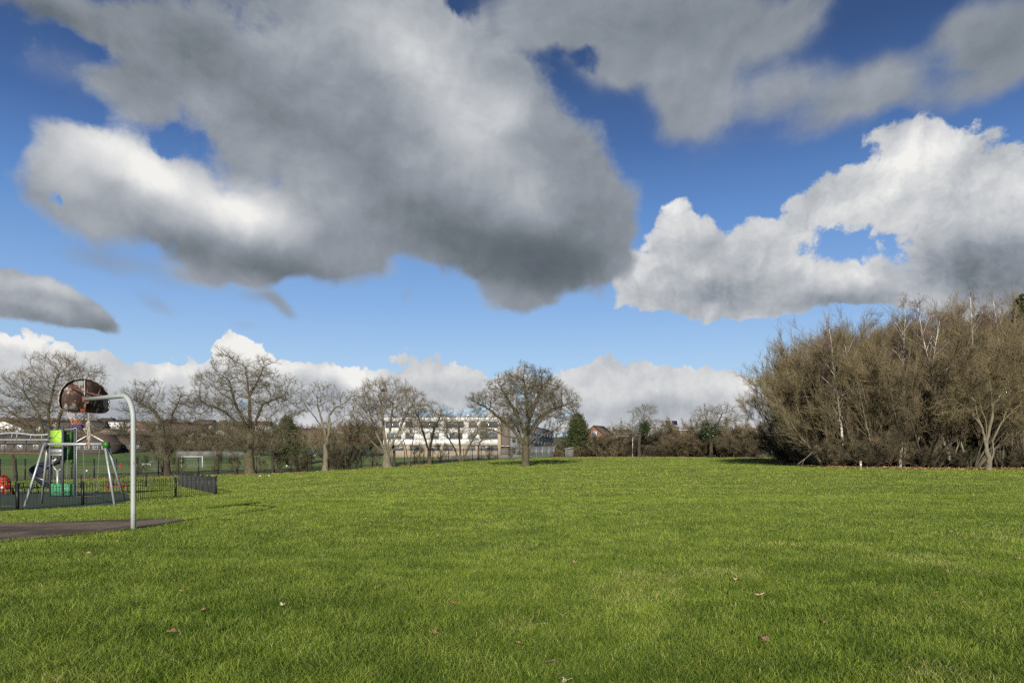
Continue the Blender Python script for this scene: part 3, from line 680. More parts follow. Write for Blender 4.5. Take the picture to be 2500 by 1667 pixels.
def limbs(acc_thick, acc_thin, pos, par, R, thick, flare=None):
    n = len(pos); main = np.full(n, -1); best = np.zeros(n)
    for i in range(1, n):
        p = par[i]
        if R[i] > best[p]: best[p] = R[i]; main[p] = i
    # thick limbs: continuous tubes along each chain
    starts = [0]+[i for i in range(1, n) if R[i] > thick and main[par[i]] != i]
    for s0 in starts:
        ch = [s0]; c = main[s0]
        while c != -1 and R[c] > thick: ch.append(c); c = main[c]
        pts = [pos[i] for i in ch]; rr = [R[i] for i in ch]
        if s0 != 0: pts = [pos[par[s0]]]+pts; rr = [min(R[s0]*1.15, R[par[s0]])]+rr
        if len(pts) < 2: continue
        pts = np.array(pts); rr = np.array(rr)
        k = 12 if rr[0] > .25 else 8 if rr[0] > .1 else 5
        acc_thick.tube(pts, rr, k, cap=False)
    ids = np.array([i for i in range(1, n) if R[i] <= thick])
    if len(ids): acc_thin.prisms(pos[par[ids]], pos[ids], np.minimum(R[ids]*1.1, R[par[ids]]), R[ids], 4)
def crown_points(rng, blobs, px0, py0, d, n, shell=.55):
    out = []; wts = np.array([b[2]*b[3]*min(b[2], b[3]) for b in blobs], float); wts = wts**.85; wts /= wts.sum()
    for b, wt in zip(blobs, wts):
        m = int(n*wt)+1; cx, cz, rx, rz = (b[0]-px0)*d/F, (py0-b[1])*d/F, b[2]*d/F, b[3]*d/F; ry = b[4]*d/F if len(b) > 4 else (rx+rz)/2*1.05; cy = b[5]*d/F if len(b) > 5 else 0.0
        v = unit(rng.normal(0, 1, (m, 3))); r = rng.random(m)**(1/3); r = np.where(rng.random(m) < shell, .75+.25*rng.random(m), r)
        out.append(v*r[:, None]*np.array((rx, ry, rz))+np.array((cx, cy, cz)))
    A = np.concatenate(out)
    # boughs: two thirds of the points are drawn into clumps, leaving gaps between them
    c = A[rng.choice(len(A), max(8, len(A)//38), replace=False)]; m = rng.random(len(A)) < .68; k = rng.integers(0, len(c), len(A)); sg = np.mean([b[2]+b[3] for b in blobs])*d/F*.085
    A = np.where(m[:, None], c[k]+rng.normal(0, 1, A.shape)*sg*np.array((1.15, 1.15, .7)), A)
    return A[A[:, 2] > .9]
def hero_tree(name, label, cat, px, py, d, blobs, seeds=None, n=1500, step=.42, infl=3.2, kill=.75, wander=.28, trop=.05, expo=2.25, rt=.016, trunk_r=None,
              bark='bark', twig='twig', tw=(6, .75), tw2=(3, .38), twr=.0075, seed=1, gnarl=0, inert=.35, group=None, epi=0, up=.25, droop=0.0, fork=None):
    rng = np.random.default_rng(seed); loc = P(px, d, py); loc.z = min(loc.z, G(loc.x, loc.y)+.02)
    A = crown_points(rng, blobs, px, py, d, n)
    W = lambda pts: [((q[0]-px)*d/F, (q[2] if len(q) > 2 else 0.0), (py-q[1])*d/F) for q in pts]
    if seeds is None:
        f = fork or (px, py-(py-min(b[1] for b in blobs))*.45); sd = [([(0, 0, -.3)]+W([f]), None, None)]
    else: sd = [([(0, 0, -.3)]+W(seeds[0][0]) if i == 0 else W(s_[0]), s_[1], s_[2]) for i, s_ in enumerate(seeds)]
    pos, par, direc = colonise(rng, sd, A, step, infl, kill, 170, wander, trop, inert)
    R, ch = radii(pos, par, rt, expo)
    k = (trunk_r/R[0]) if trunk_r else 1.0
    R = R*np.where(R > rt*2, 1+(k-1)*np.clip((R-rt*2)/(R[0]-rt*2), 0, 1)**1.5, 1)
    h = pos[:, 2]; R = R*np.where((R > R[0]*.5) & (h < 1.6), 1+.42*np.clip(1-h/1.4, 0, 1.2)**2, 1)     # root flare
    a1, a2 = Acc(), Acc(); limbs(a1, a2, pos, par, R, .045)
    thin = np.where((R < .035) & (par >= 0))[0]
    S = np.repeat(pos[thin], tw[0], 0); D = unit(np.repeat(direc[thin], tw[0], 0)+rng.normal(0, .42, (len(thin)*tw[0], 3))); D[:, 2] += up
    Pt, Rr = spawn(rng, S, D, tw[1]*rng.uniform(.5, 1.25, len(S)), 3, twr, .5, .13+.08*gnarl, .08, droop); add_poly(a2, Pt, Rr)
    S2, D2, r2, _ = side(rng, Pt, Rr, tw2[0], .2, 1, 32, .05, .8); P2, R2 = spawn(rng, S2, D2, tw2[1]*rng.uniform(.5, 1.3, len(S2)), 2, twr*.8, .5, .2, .04, droop); add_poly(a2, P2, R2)
    if epi:   # tangled shoots straight out of trunk and limbs
        th = np.where((R > .05) & (pos[:, 2] > 1.8))[0]; pk = rng.choice(th, epi); S = pos[pk]+rng.normal(0, .05, (epi, 3)); D = unit(rng.normal(0, 1, (epi, 3))*np.array((1, 1, .55))+np.array((0, 0, .25)))
        Pt, Rr = spawn(rng, S, D, rng.uniform(.5, 2.3, epi), 4, .012, .4, .3, .1); add_poly(a2, Pt, Rr)
        S2, D2, r2, _ = side(rng, Pt, Rr, 5, .2, 1, 45, .1); P2, R2 = spawn(rng, S2, D2, rng.uniform(.2, .6, len(S2)), 2, .007, .5, .25); add_poly(a2, P2, R2)
    o = thing(name, label, cat, loc, group=group)
    obj('trunk', a1.mesh('trunk', M[bark], smooth=True), o); obj('crown', a2.mesh('crown', M[twig]), o)
    return o

FB = 'bare trees along the school boundary'
def build_boundary_trees():
    hero_tree('bare_tree', 'tall fan-shaped bare tree behind the playground tower and the basketball backboard', 'tree', 121, 1172, 86,
        [(125, 925, 85, 62), (60, 965, 75, 62), (190, 940, 55, 55), (30, 1010, 70, 45), (215, 960, 30, 40), (120, 1000, 110, 55), (20, 1045, 80, 35), (200, 1040, 60, 35)],
        seeds=[([(120, 1120), (119, 1062)], None, None), ([(95, 1010), (60, 960)], 0, 1), ([(118, 1000), (135, 930)], 0, 1), ([(150, 1000), (190, 940)], 0, 1), ([(70, 1040), (20, 1000)], 0, 1)],
        n=2550, kill=0.50, seed=3, bark='bark_moss', twig='twig_tan', trunk_r=.42, wander=.2, inert=.6, trop=.14, tw=(5, .8), group=FB)
    hero_tree('bare_tree', 'small dark leaning tree between the red rocket and the black slide', 'tree', 39, 1183, 76,
        [(20, 1060, 55, 35), (60, 1050, 50, 35), (0, 1085, 40, 25), (80, 1080, 40, 22)], seeds=[([(35, 1130), (30, 1105)], None, None)], n=420, seed=4, bark='bark_dark', twig='twig', trunk_r=.20, group=FB, tw=(3, .6))
    hero_tree('oak_tree', 'gnarled stubby oak with twisted low branches right of the basketball pole', 'oak tree', 406, 1160, 92.5,
        [(400, 985, 70, 38), (335, 985, 45, 38), (365, 950, 35, 22), (440, 975, 32, 34), (420, 1040, 105, 36), (330, 1045, 60, 30), (480, 1050, 50, 26), (400, 1075, 90, 28), (470, 1000, 20, 26)],
        seeds=[([(405, 1120), (408, 1065)], None, None), ([(395, 1030), (375, 1000), (345, 985)], 0, 1), ([(420, 1010), (438, 975)], 0, 1), ([(440, 1062), (480, 1050), (500, 1052)], 0, 1), ([(360, 1080), (330, 1075), (300, 1060)], 0, 0)],
        n=1785, kill=0.56, seed=7, gnarl=1, wander=.55, trop=-.02, inert=.1, trunk_r=.62, tw=(5, .55), tw2=(3, .3), epi=1100, group=FB)
    hero_tree('oak_tree', 'tallest broad oak of the boundary row, forked crown above a stout buttressed trunk', 'oak tree', 611, 1156, 94.8,
        [(550, 905, 48, 48), (600, 950, 75, 62), (520, 950, 50, 52), (500, 1000, 40, 35), (645, 905, 28, 40), (640, 960, 60, 50), (705, 960, 35, 40), (715, 1000, 30, 32), (680, 1010, 60, 36), (560, 1010, 70, 40), (610, 1065, 95, 36), (520, 1060, 50, 30), (690, 1065, 50, 26)],
        seeds=[([(608, 1115), (612, 1060), (605, 1015)], None, None), ([(575, 985), (560, 930)], 0, 2), ([(608, 965), (600, 900)], 0, 2), ([(640, 985), (690, 965)], 0, 2), ([(545, 1000), (505, 985)], 0, 2), ([(650, 1030), (695, 1050)], 0, 1), ([(560, 1060), (520, 1070)], 0, 1), ([(628, 930), (645, 890)], 2, 0), ([(560, 1095), (535, 1075)], 0, 0)],
        n=3570, kill=0.50, seed=12, wander=.3, trop=.06, inert=.3, bark='bark_moss', twig='twig', trunk_r=.66, tw=(5, .62), epi=1700, group=FB)
    hero_tree('bare_tree', 'slim dark-trunked tree just right of the tallest boundary oak', 'tree', 667, 1150, 97,
        [(665, 1060, 42, 30), (640, 1075, 25, 22), (700, 1075, 35, 22)], seeds=[([(665, 1110), (664, 1080)], None, None)], n=320, seed=14, bark='bark_dark', twig='twig_brown', trunk_r=.2, tw=(5, .6), group=FB)
    c = lambda x, y: (440+x/4.48, 830+y/4.48)
    hero_tree('oak_tree', 'pale lopped oak with one cut-off stub limb bent upward on its right', 'oak tree', 793.5, 1149, 101.5,
        [(784, 955, 38, 26), (758, 975, 26, 20), (842, 985, 30, 24), (862, 970, 20, 20), (800, 985, 34, 22), (752, 1000, 18, 14), (815, 1000, 26, 18)],
        seeds=[([c(1596, 1150), c(1582, 1000), c(1545, 880)], None, None), ([c(1510, 740), c(1500, 640)], 0, 2), ([c(1640, 920), c(1625, 830), c(1690, 740), c(1800, 690)], 0, 1), ([c(1440, 800), c(1360, 700)], 0, 2), ([c(1650, 1128), c(1715, 1128), c(1745, 1075)], 0, 0), ([c(1740, 860), c(1860, 800)], 2, 0)],
        n=1292, kill=0.53, infl=2.6, seed=21, gnarl=1, wander=.4, trop=.02, inert=.15, bark='bark_pale', twig='twig', trunk_r=.40, tw=(5, .5), tw2=(3, .3), group=FB)
    hero_tree('bare_tree', 'dense fan-shaped bare tree in front of the left end of the white school', 'tree', 946, 1140, 111,
        [(945, 958, 58, 38), (900, 985, 42, 42), (995, 985, 40, 40), (880, 1015, 26, 26), (1020, 985, 26, 26), (945, 1005, 80, 42), (890, 1050, 40, 24), (1000, 1040, 36, 26)],
        seeds=[([(944, 1112), (944, 1098)], None, None), ([(920, 1060), (900, 1000)], 0, 1), ([(937, 1050), (930, 980)], 0, 1), ([(952, 1050), (960, 975)], 0, 1), ([(972, 1055), (1000, 995)], 0, 1), ([(905, 1075), (872, 1040)], 0, 1), ([(985, 1075), (1015, 1040)], 0, 1)],
        n=3400, kill=0.50, seed=31, epi=300, wander=.16, trop=.2, inert=.8, bark='bark_pale', twig='twig_tan', trunk_r=.62, tw=(5, .75), group=FB, expo=2.4)
    hero_tree('ivy_tree', 'stumpy ivy-clad dark tree beside the dense fan-shaped tree', 'tree', 962, 1138, 112,
        [(960, 1085, 16, 18), (965, 1060, 16, 20)], n=160, seed=33, bark='bark_dark', twig='twig', trunk_r=.24, tw=(5, .6), group=FB)
    hero_tree('bare_tree', 'thin multi-stemmed tree second from the dense fan-shaped tree', 'tree', 998, 1136, 115,
        [(1000, 1050, 26, 30), (985, 1075, 22, 22), (1018, 1070, 20, 22)], seeds=[([(998, 1122)], None, None), ([(990, 1090), (982, 1060)], 0, 0), ([(1006, 1090), (1012, 1050)], 0, 0)], n=360, seed=34, twig='twig_tan', trunk_r=.17, tw=(5, .6), group=FB)
    hero_tree('bare_tree', 'round-headed bare tree before the middle of the school facade', 'tree', 1049, 1135, 120,
        [(1045, 1005, 42, 28), (1035, 1035, 45, 32), (1070, 1030, 34, 32), (1010, 1020, 20, 26), (1090, 1010, 18, 18)],
        seeds=[([(1048, 1105), (1048, 1075)], None, None), ([(1030, 1045), (1020, 1015)], 0, 1), ([(1060, 1045), (1075, 1015)], 0, 1)], n=1700, kill=0.53, seed=41, epi=250, wander=.3, bark='bark', twig='twig', trunk_r=.34, tw=(5, .65), group=FB)
    hero_tree('bare_tree', 'low spreading tree before the school, forked close to the ground', 'tree', 1126, 1129, 128,
        [(1110, 1040, 42, 28), (1150, 1045, 36, 26), (1125, 1020, 34, 18), (1090, 1065, 26, 16), (1165, 1075, 22, 18)],
        seeds=[([(1124, 1110)], None, None), ([(1105, 1085), (1085, 1055)], 0, 0), ([(1122, 1080), (1120, 1040)], 0, 0), ([(1145, 1090), (1165, 1055)], 0, 0)], n=1445, kill=0.53, seed=43, epi=250, gnarl=1, wander=.35, bark='bark_moss', twig='twig_tan', trunk_r=.42, tw=(5, .65), group=FB)
    hero_tree('bare_tree', 'slender pale tree between the low spreading tree and the field oak', 'tree', 1168, 1127, 136,
        [(1168, 1050, 24, 26), (1160, 1075, 22, 18), (1190, 1070, 18, 16)], seeds=[([(1168, 1090)], None, None)], n=330, seed=44, bark='bark_pale', twig='twig_tan', trunk_r=.2, tw=(5, .65), group=FB)
def build_field_oak():
    hero_tree('oak_tree', 'large broad-crowned oak standing alone on the open grass', 'oak tree', 1283, 1139, 94,
        [(1290, 930, 62, 38), (1330, 950, 50, 36), (1235, 945, 50, 34), (1200, 970, 38, 26), (1172, 980, 30, 22), (1160, 975, 26, 16), (1290, 975, 95, 44), (1365, 975, 36, 34), (1388, 1000, 26, 30), (1402, 985, 16, 18), (1230, 1015, 60, 30), (1340, 1015, 55, 30), (1210, 1045, 40, 18), (1360, 1045, 30, 18), (1290, 1005, 70, 30), (1180, 1020, 24, 16)],
        seeds=[([(1284, 1095), (1285, 1068), (1290, 1030), (1292, 1000)], None, None), ([(1250, 1045), (1225, 1025), (1195, 1000)], 0, 1), ([(1262, 1010), (1240, 975), (1225, 950)], 0, 2), ([(1315, 1020), (1345, 1000), (1375, 990)], 0, 2), ([(1285, 970), (1280, 935)], 0, 3), ([(1310, 975), (1325, 940)], 0, 3),
               ([(1262, 1068), (1235, 1065), (1205, 1050)], 0, 0), ([(1300, 1075), (1325, 1062), (1355, 1050)], 0, 0), ([(1262, 1040, 3), (1240, 1010, 5)], 0, 1), ([(1310, 1040, -3), (1335, 1010, -5)], 0, 1), ([(1290, 1020, -4), (1280, 980, -5)], 0, 2), ([(1290, 1020, 4), (1300, 980, 5)], 0, 2)],
        n=5610, kill=0.42, step=.36, infl=2.8, seed=52, epi=700, gnarl=1, wander=.36, trop=.03, inert=.25, bark='bark_moss', twig='twig', trunk_r=.50, tw=(5, .50), tw2=(4, .32), expo=2.05, rt=.019)
build_boundary_trees(); build_field_oak()

def leaves_cloud(rng, C, n_per, rad, size, sc=(1, 1, 1)):
    n = len(C)*n_per; c = np.repeat(C, n_per, 0)+rng.normal(0, 1, (n, 3))*rad*np.array(sc)
    u = unit(rng.normal(0, 1, (n, 3))); v = unit(np.cross(u, rng.normal(0, 1, (n, 3)))); s_ = (size*rng.uniform(.6, 1.4, n))[:, None]
    V = np.stack([c-u*s_, c+v*s_*.45, c+u*s_, c-v*s_*.45], 1).reshape(-1, 3); Q = np.arange(n*4).reshape(-1, 4)
    return V, Q, np.repeat(rng.random(n), 4)
def conifer(name, label, px, py, d, top, halfw, seed, kind='yew', dens=1.0, group=None, lean=0, spray=.16):
    """evergreen: trunk, whorls of boughs and needle sprays hanging on them"""
    rng = np.random.default_rng(seed); loc = P(px, d, py); loc.z = min(loc.z, G(loc.x, loc.y)); Hh = (py-top)*d/F; Wd = halfw*d/F
    a = Acc(); a.tube([(0, 0, -.3), (lean*.5, 0, Hh*.5), (lean, 0, Hh*.97)], [.03*Hh, .018*Hh, .02], 8); n = int(Hh*24*dens)
    t = rng.random(n)**.8; z = Hh*(.06+.9*t)
    prof = (1-t)**.75 if kind == 'yew' else (1-t)**.95 if kind == 'spruce' else np.clip(1.25*(1-t), 0, 1)**.5*.8
    ph = rng.uniform(0, 6.28, 3)
    L = Wd*np.maximum(prof, .08)*rng.uniform(.45, 1.15, n); an = rng.uniform(0, 6.28, n)
    L = L*(1+.22*np.sin(an*2+z*1.1+ph[0])+.16*np.sin(an*3-z*2.3+ph[1])); S = np.stack([lean*z/Hh, 0*z, z-L*.08], -1); D = np.stack([np.cos(an), np.sin(an), np.where(kind == 'spruce', -.15, .3)+0*an], -1)
    Pt, R = spawn(rng, S, D, L, 5, .012*np.sqrt(L+.2)+.01, .3, .12, .1); add_poly(a, Pt, R)
    o = thing(name, label, 'evergreen tree', loc, group=group); obj('trunk', a.mesh('trunk', M['bark_dark']), o)
    S2, D2, r2, t2 = side(rng, Pt, R, 9, .18, 1, 50, -.05); P2, R2 = spawn(rng, S2, D2, .25*Wd*rng.uniform(.4, 1, len(S2))*(.4+t2*0+.4), 2, .008, .5, .15, 0, .2)
    C = np.concatenate([Pt[:, 2:].reshape(-1, 3), P2[:, 1:].reshape(-1, 3)]); V, Q, tt = leaves_cloud(rng, C, 4, spray, .17)
    obj('foliage', Acc().add(V, Q).mesh('foliage', M['fir'], attr=tt), o); return o
conifer('yew_tree', 'dark irregular evergreen behind the fence between the tallest oak and the lopped oak', 700, 1112, 138, 997, 52, 61, dens=1.2, spray=.3)
conifer('yew_tree', 'broad dark-green evergreen beside the small pale shed, right of the field oak', 1410, 1108, 152, 1005, 47, 62, dens=1.5, spray=.28)
conifer('fir_tree', 'tiny pointed evergreen right of the red brick house', 1483, 1090, 175, 1037, 9, 63, 'spruce')

# ---------------------------------------------------------------- the wood on the right: a few kinds of bare tree, copied
def shrub_tree(seed, H, Wd, stems, bark, twig, base_r=.09, upf=.12, fan=38, dens=1.0, white=False, droop=0.0, single=False, low=.12, tr=.0085):
    rng = np.random.default_rng(seed); a1, a2 = Acc(), Acc()
    if single:
        S0 = np.zeros((1, 3)); S0[0, 2] = -.3; P0, R0 = spawn(rng, S0, np.array([[rng.normal(0, .05), rng.normal(0, .05), 1.0]]), H*.97, 12, base_r, .12, .035, .1)
        if rng.random() < .5:
            P0b, R0b = spawn(rng, P0[:, 3]*1.0, np.array([[rng.choice((-.3, .3)), rng.normal(0, .2), 1.0]]), H*.66, 9, base_r*.6, .15, .05, .2)
            a1.tube(P0b[0], R0b[0], 6)
            Sx, Dx, rx, tx = side(rng, P0b, R0b, 10, .2, .98, fan, .15, .5)
        a1.tube(P0[0], R0[0], 8)
        S1, D1, r1, t1 = side(rng, P0, R0, stems, low, .98, fan, .15, .55)
        try: S1 = np.concatenate([S1, Sx]); D1 = np.concatenate([D1, Dx]); r1 = np.concatenate([r1, rx]); t1 = np.concatenate([t1, tx])
        except NameError: pass
        L1 = Wd*(1.15-t1*.75)*rng.uniform(.6, 1.1, len(S1))
    else:
        n = stems; an = rng.uniform(0, 6.28, n); tilt = np.radians(fan)*np.sqrt(rng.random(n)); S0 = np.stack([np.cos(an)*.35*rng.random(n), np.sin(an)*.35*rng.random(n), 0*an-.2], -1)
        D0 = np.stack([np.sin(tilt)*np.cos(an), np.sin(tilt)*np.sin(an), np.cos(tilt)], -1); L0 = H/np.maximum(np.cos(tilt*.9), .5)*rng.uniform(.72, 1.0, n)
        L0 = np.minimum(L0, Wd*1.05/np.maximum(np.sin(tilt), .3))
        P0, R0 = spawn(rng, S0, D0, L0, 10, base_r*rng.uniform(.55, 1.1, n), .18, .05, upf*.4)
        for i in range(n): a1.tube(P0[i], R0[i], 6)
        m = int(14*dens); S1, D1, r1, t1 = side(rng, P0, R0, m, .15, 1, 25, .06, .5); L1 = H*.27*rng.uniform(.5, 1.1, len(S1))*(1.15-.6*t1)
    P1, R1 = spawn(rng, S1, D1, L1, 5, np.clip(r1, .012, .06), .35, .07 if not single else .09, upf*.7, droop*.3); add_poly(a1 if (white or single) else a2, P1, R1, 4)
    S2, D2, r2, t2 = side(rng, P1, R1, int(8*dens), .12, 1, 26 if not single else 36, .04, .6); P2, R2 = spawn(rng, S2, D2, np.repeat(L1, int(8*dens))*.46*rng.uniform(.5, 1.2, len(S2)), 4, np.clip(r2, .008, .02), .5, .10, upf*.5, droop*.6); add_poly(a2, P2, R2)
    S3, D3, r3, t3 = side(rng, P2, R2, 6, .1, 1, 27, .03, .7); P3, R3 = spawn(rng, S3, D3, .62*rng.uniform(.4, 1.3, len(S3)), 3, tr*.85, .5, .10, .04, droop); add_poly(a2, P3, R3)
    return a1.mesh('trunk', M[bark], smooth=True), a2.mesh('crown', M[twig])
KINDS = {
 'fanA': (shrub_tree(101, 10.5, 6.0, 17, 'stem_pale', 'twig_olive', .075, .14, 46, 1.0, True), 10.5),
 'fanB': (shrub_tree(102, 10.0, 5.5, 15, 'bark', 'twig_brown', .08, .12, 42, 1.0, True), 10.0),
 'tallA': (shrub_tree(103, 13.0, 4.6, 11, 'stem_pale', 'twig_brown', .10, .2, 24, 1.0, True), 13.0),
 'tallB': (shrub_tree(104, 13.0, 4.2, 10, 'stem_pale', 'twig_olive', .10, .22, 22, 1.0, True), 13.0),
 'scrub': (shrub_tree(105, 4.6, 4.0, 18, 'bark', 'twig_scrub', .04, .05, 62, .9), 4.6),
 'scrubB': (shrub_tree(106, 4.6, 3.6, 16, 'bark', 'twig_brown', .035, .05, 58, .9), 4.6),
 'sapling': (shrub_tree(107, 3.2, 1.8, 5, 'bark_dark', 'twig_scrub', .025, .1, 34, .55), 3.2),
 'birchA': (shrub_tree(111, 15.5, 3.4, 26, 'birch', 'twig_purple', .15, .30, 36, 1.0, True, .55, True, .28, .0075), 15.5),
 'birchB': (shrub_tree(112, 15.5, 3.0, 24, 'birch', 'twig_purple', .14, .32, 33, 1.0, True, .6, True, .32, .0075), 15.5),
 'birchC': (shrub_tree(115, 15.5, 3.6, 28, 'birch', 'twig_purple', .15, .28, 38, 1.0, True, .5, True, .25, .0075), 15.5),
}
def plant(kind, name, label, cat, px, d, top=None, H=None, seed=0, group=None, wide=1.0, z=None):
    rng = random.Random(seed*7919+int(px)); (t, c), h0 = KINDS[kind]; loc = P(px, d, z=-.05)
    if top is not None: H = (CAM_Z+(HY-top)*d/F)-loc.z
    s = H/h0; o = thing(name, label, cat, loc, rng.uniform(0, 6.28), group); o.scale = (s*wide, s*wide, s)
    obj('trunk', t, o); obj('crown', c, o); return o
def wood_top(px):  # silhouette of the wood, photograph rows
    return float(np.interp(px, [1820, 1850, 1883, 1910, 1940, 1990, 2040, 2130, 2200, 2300, 2400, 2500, 2800], [1010, 955, 895, 868, 846, 818, 800, 784, 774, 766, 756, 740, 720]))
WL = 'bare thicket trees massed in the wood'
def wood():
    rnd = random.Random(5)
    wy = lambda px: float(np.interp(px, [p for p, _ in WOODL], [d for _, d in WOODL]))
    front = [(1948, 'fanA', 'leftmost olive-twigged thicket tree at the far tip of the wood'), (1970, 'fanA', 'leaning olive fan of stems second from the far tip of the wood'),
             (1992, 'fanB', 'brown fan-shaped thicket tree behind the dark shaded corner of the wood'), (2020, 'fanA', 'olive thicket tree above the pale fallen branch'),
             (2040, 'tallA', 'dense bare tree just left of the wooden post at the wood edge'), (2095, 'fanB', 'brown twiggy thicket tree behind the wooden post'),
             (2150, 'tallB', 'bare tree right of the wooden post with pale stems'), (2205, 'tallA', 'grey-brown bare tree in the middle of the wood edge'),
             (2260, 'fanB', 'bushy bare tree over the dark hollow of the wood'), (2315, 'tallB', 'brown bare tree left of the pale forked tree'),
             (2372, 'fanA', 'olive bare tree close behind the left limbs of the pale forked tree'), (2440, 'tallA', 'bare tree close behind the right limbs of the pale forked tree'), (2500, 'fanB', 'brown bare tree cut by the right edge of the picture')]
    for i, (px, k, lab) in enumerate(front):
        d = wy(px)+3.2+rnd.random(); top = wood_top(px)+(45 if i > 3 else (62, 44, 30, 24)[i])+rnd.uniform(-8, 14)
        plant(k, 'thicket_tree', lab, 'tree', px, d, top=top, seed=i, group=WL, wide=.95 if i > 2 else .78)
    n = 0
    for row, (dd, lift) in enumerate(((7.5, 18), (12, 4), (17, -6), (23, 4))):
        px = 1962+row*16+(row % 2)*12
        while px < 2640:
            sp = 46+rnd.uniform(-6, 10); d = wy(min(px, 3600))+dd+rnd.uniform(-1.2, 1.2); k = rnd.choice(('tallA', 'tallB', 'fanB', 'tallA', 'fanA'))
            pxx = px
            if True:
                plant(k, 'thicket_tree', 'brown bare tree massed in the depth of the wood behind its front row', 'tree', pxx, d, top=wood_top(pxx)+lift+rnd.uniform(0, 22), seed=100+n, group='bare trees in the depth of the wood', wide=.9)
            n += 1; px += sp
    for i, (px, dd, dt, k) in enumerate(((1938, 9, 40, 'fanB'), (1956, 7, 34, 'tallB'), (1972, 11, 26, 'tallA'), (1944, 15, 30, 'tallA'), (1990, 6, 30, 'fanB'), (2016, 7, 26, 'tallB'), (2036, 10, 18, 'fanB'), (1925, 13, 60, 'fanB'))):
        plant(k, 'thicket_tree', 'brown bare tree massed in the depth of the wood behind its front row', 'tree', px, wy(px)+dd, top=wood_top(px)+dt, seed=250+i, group='bare trees in the depth of the wood', wide=.8)
    for i, (px, dd, top, k, lab) in enumerate(((2062, 3.4, 775, 'birchA', 'leftmost white-barked birch rising above the wood'), (2010, 7, 800, 'birchB', 'small birch with thin crown left of the leftmost tall birch'), (2198, 3.2, 722, 'birchB', 'white birch with pale forked top in the middle of the wood'), (2232, 4.2, 770, 'birchC', 'birch stem standing close beside the middle birch'),
            (2320, 3.4, 712, 'birchC', 'tall white birch with purple crown left of the spruce top'), (2345, 12, 700, 'birchA', 'purple-crowned birch behind the tall white birch'), (2382, 6, 705, 'birchB', 'thin birch with drooping twigs beside the spruce top'), (2130, 5.5, 772, 'birchC', 'slim birch between the two tallest pale birches'), (2478, 5, 700, 'birchA', 'pale forked birch at the right edge in front of the dark pine'), (2285, 14, 745, 'birchA', 'half-hidden birch behind the tall white birch'))):
        plant(k, 'birch_tree', lab, 'birch tree', px, wy(px)+dd, top=top, seed=300+i, group='silver birches in the wood')
    # low scrub along the foot of the wood
    sc = [(1900, 'far tip'), (1930, 'dark corner'), (1965, 'pale fallen branch'), (2010, 'stretch left of the wooden post'), (2060, 'wooden post, on its left'), (2125, 'wooden post, on its right'), (2180, 'middle stems'), (2240, 'dark hollow'), (2290, 'right side of the dark hollow'), (2350, 'pale forked tree, on its left'), (2460, 'pale forked tree, on its right'), (2510, 'right picture edge')]
    for i, (px, lab) in enumerate(sc):
        plant('scrub' if (i % 2 or px > 2230) else 'scrubB', 'scrub_bush', 'tangled bare scrub at the wood foot by the '+lab, 'bush', px, wy(px)+2.2+rnd.random(), H=rnd.uniform(2.6, 4.2) if px < 2230 else rnd.uniform(1.6, 2.6), seed=400+i, group='scrub at the foot of the wood')
    for i in range(22):
        px = 1925+i*32+rnd.uniform(-8, 8); plant(rnd.choice(('scrub', 'scrubB')), 'scrub_bush', 'shaded scrub bush in the dark interior of the wood', 'bush', px, wy(px)+rnd.uniform(6, 13), H=rnd.uniform(3, 5.5), seed=500+i, group='scrub inside the wood')
wood()
conifer('spruce_tree', 'spruce top poking out of the wood between the birches', 2396, 1140, 72, 760, 42, 71, 'spruce')
conifer('pine_tree', 'dark pine behind the wood at the right edge of the picture', 2500, 1140, 68, 712, 60, 72, 'pine')
conifer('evergreen_and_shade_fill', 'dark evergreen glimpsed inside the wood right of the wooden post', 2165, 1130, 68, 905, 42, 73, 'yew')
for i_, (px_, tp_, lab_) in enumerate(((2262, 1040, 'left end of the dark hollow'), (2305, 1025, 'middle of the dark hollow'), (2352, 1030, 'shade just left of the pale forked tree'), (2402, 1045, 'shade straight behind the pale forked tree'), (2455, 1035, 'shade just right of the pale forked tree'), (2500, 1040, 'shade at the picture edge'))):
    conifer('evergreen_and_shade_fill', 'low dark foliage added for shade, '+lab_, px_, 1143, 62.5, tp_, 34, 74+i_, 'pine', .8, group='foliage added for shade in the dark hollow of the wood', spray=.22)  # dark foliage masses added to stand for the deep shade of the hollow

# pale forked tree standing before the wood
c = lambda x, y: (2300+x/4.75, 850+y/4.75)
hero_tree('forked_tree', 'pale multi-stemmed tree with fresh cut scars standing before the dark wood', 'tree', 2412, 1144, 55.5,
    [(2400, 950, 75, 60), (2345, 985, 50, 45), (2465, 970, 50, 60), (2410, 900, 70, 40), (2320, 1010, 40, 24), (2480, 1010, 35, 30)],
    seeds=[([c(515, 1290)], None, None), ([c(545, 1250), c(512, 1170), c(522, 1040), c(548, 930), c(582, 760), c(598, 640)], 0, 0), ([c(598, 1200), c(582, 1060), c(640, 950), c(690, 850), c(740, 740), c(800, 600)], 0, 0), ([c(490, 1000), c(450, 880), c(405, 760), c(385, 600)], 1, 1), ([c(300, 690), c(130, 580)], 3, 1), ([c(240, 480), c(150, 370)], 3, 3),
           ([c(512, 850), c(460, 700), c(430, 540)], 1, 2), ([c(570, 500), c(545, 300)], 1, 4), ([c(690, 520), c(745, 370), c(725, 220)], 1, 5), ([c(850, 680), c(960, 590)], 2, 3), ([c(350, 700), c(330, 620)], 3, 1)],
    n=2600, step=.27, kill=.40, infl=2.0, seed=81, wander=.16, trop=.15, inert=.7, bark='bark_pale', twig='twig_olive', trunk_r=.22, rt=.009, tw=(3, .45), tw2=(3, .28), twr=.006, expo=2.1)

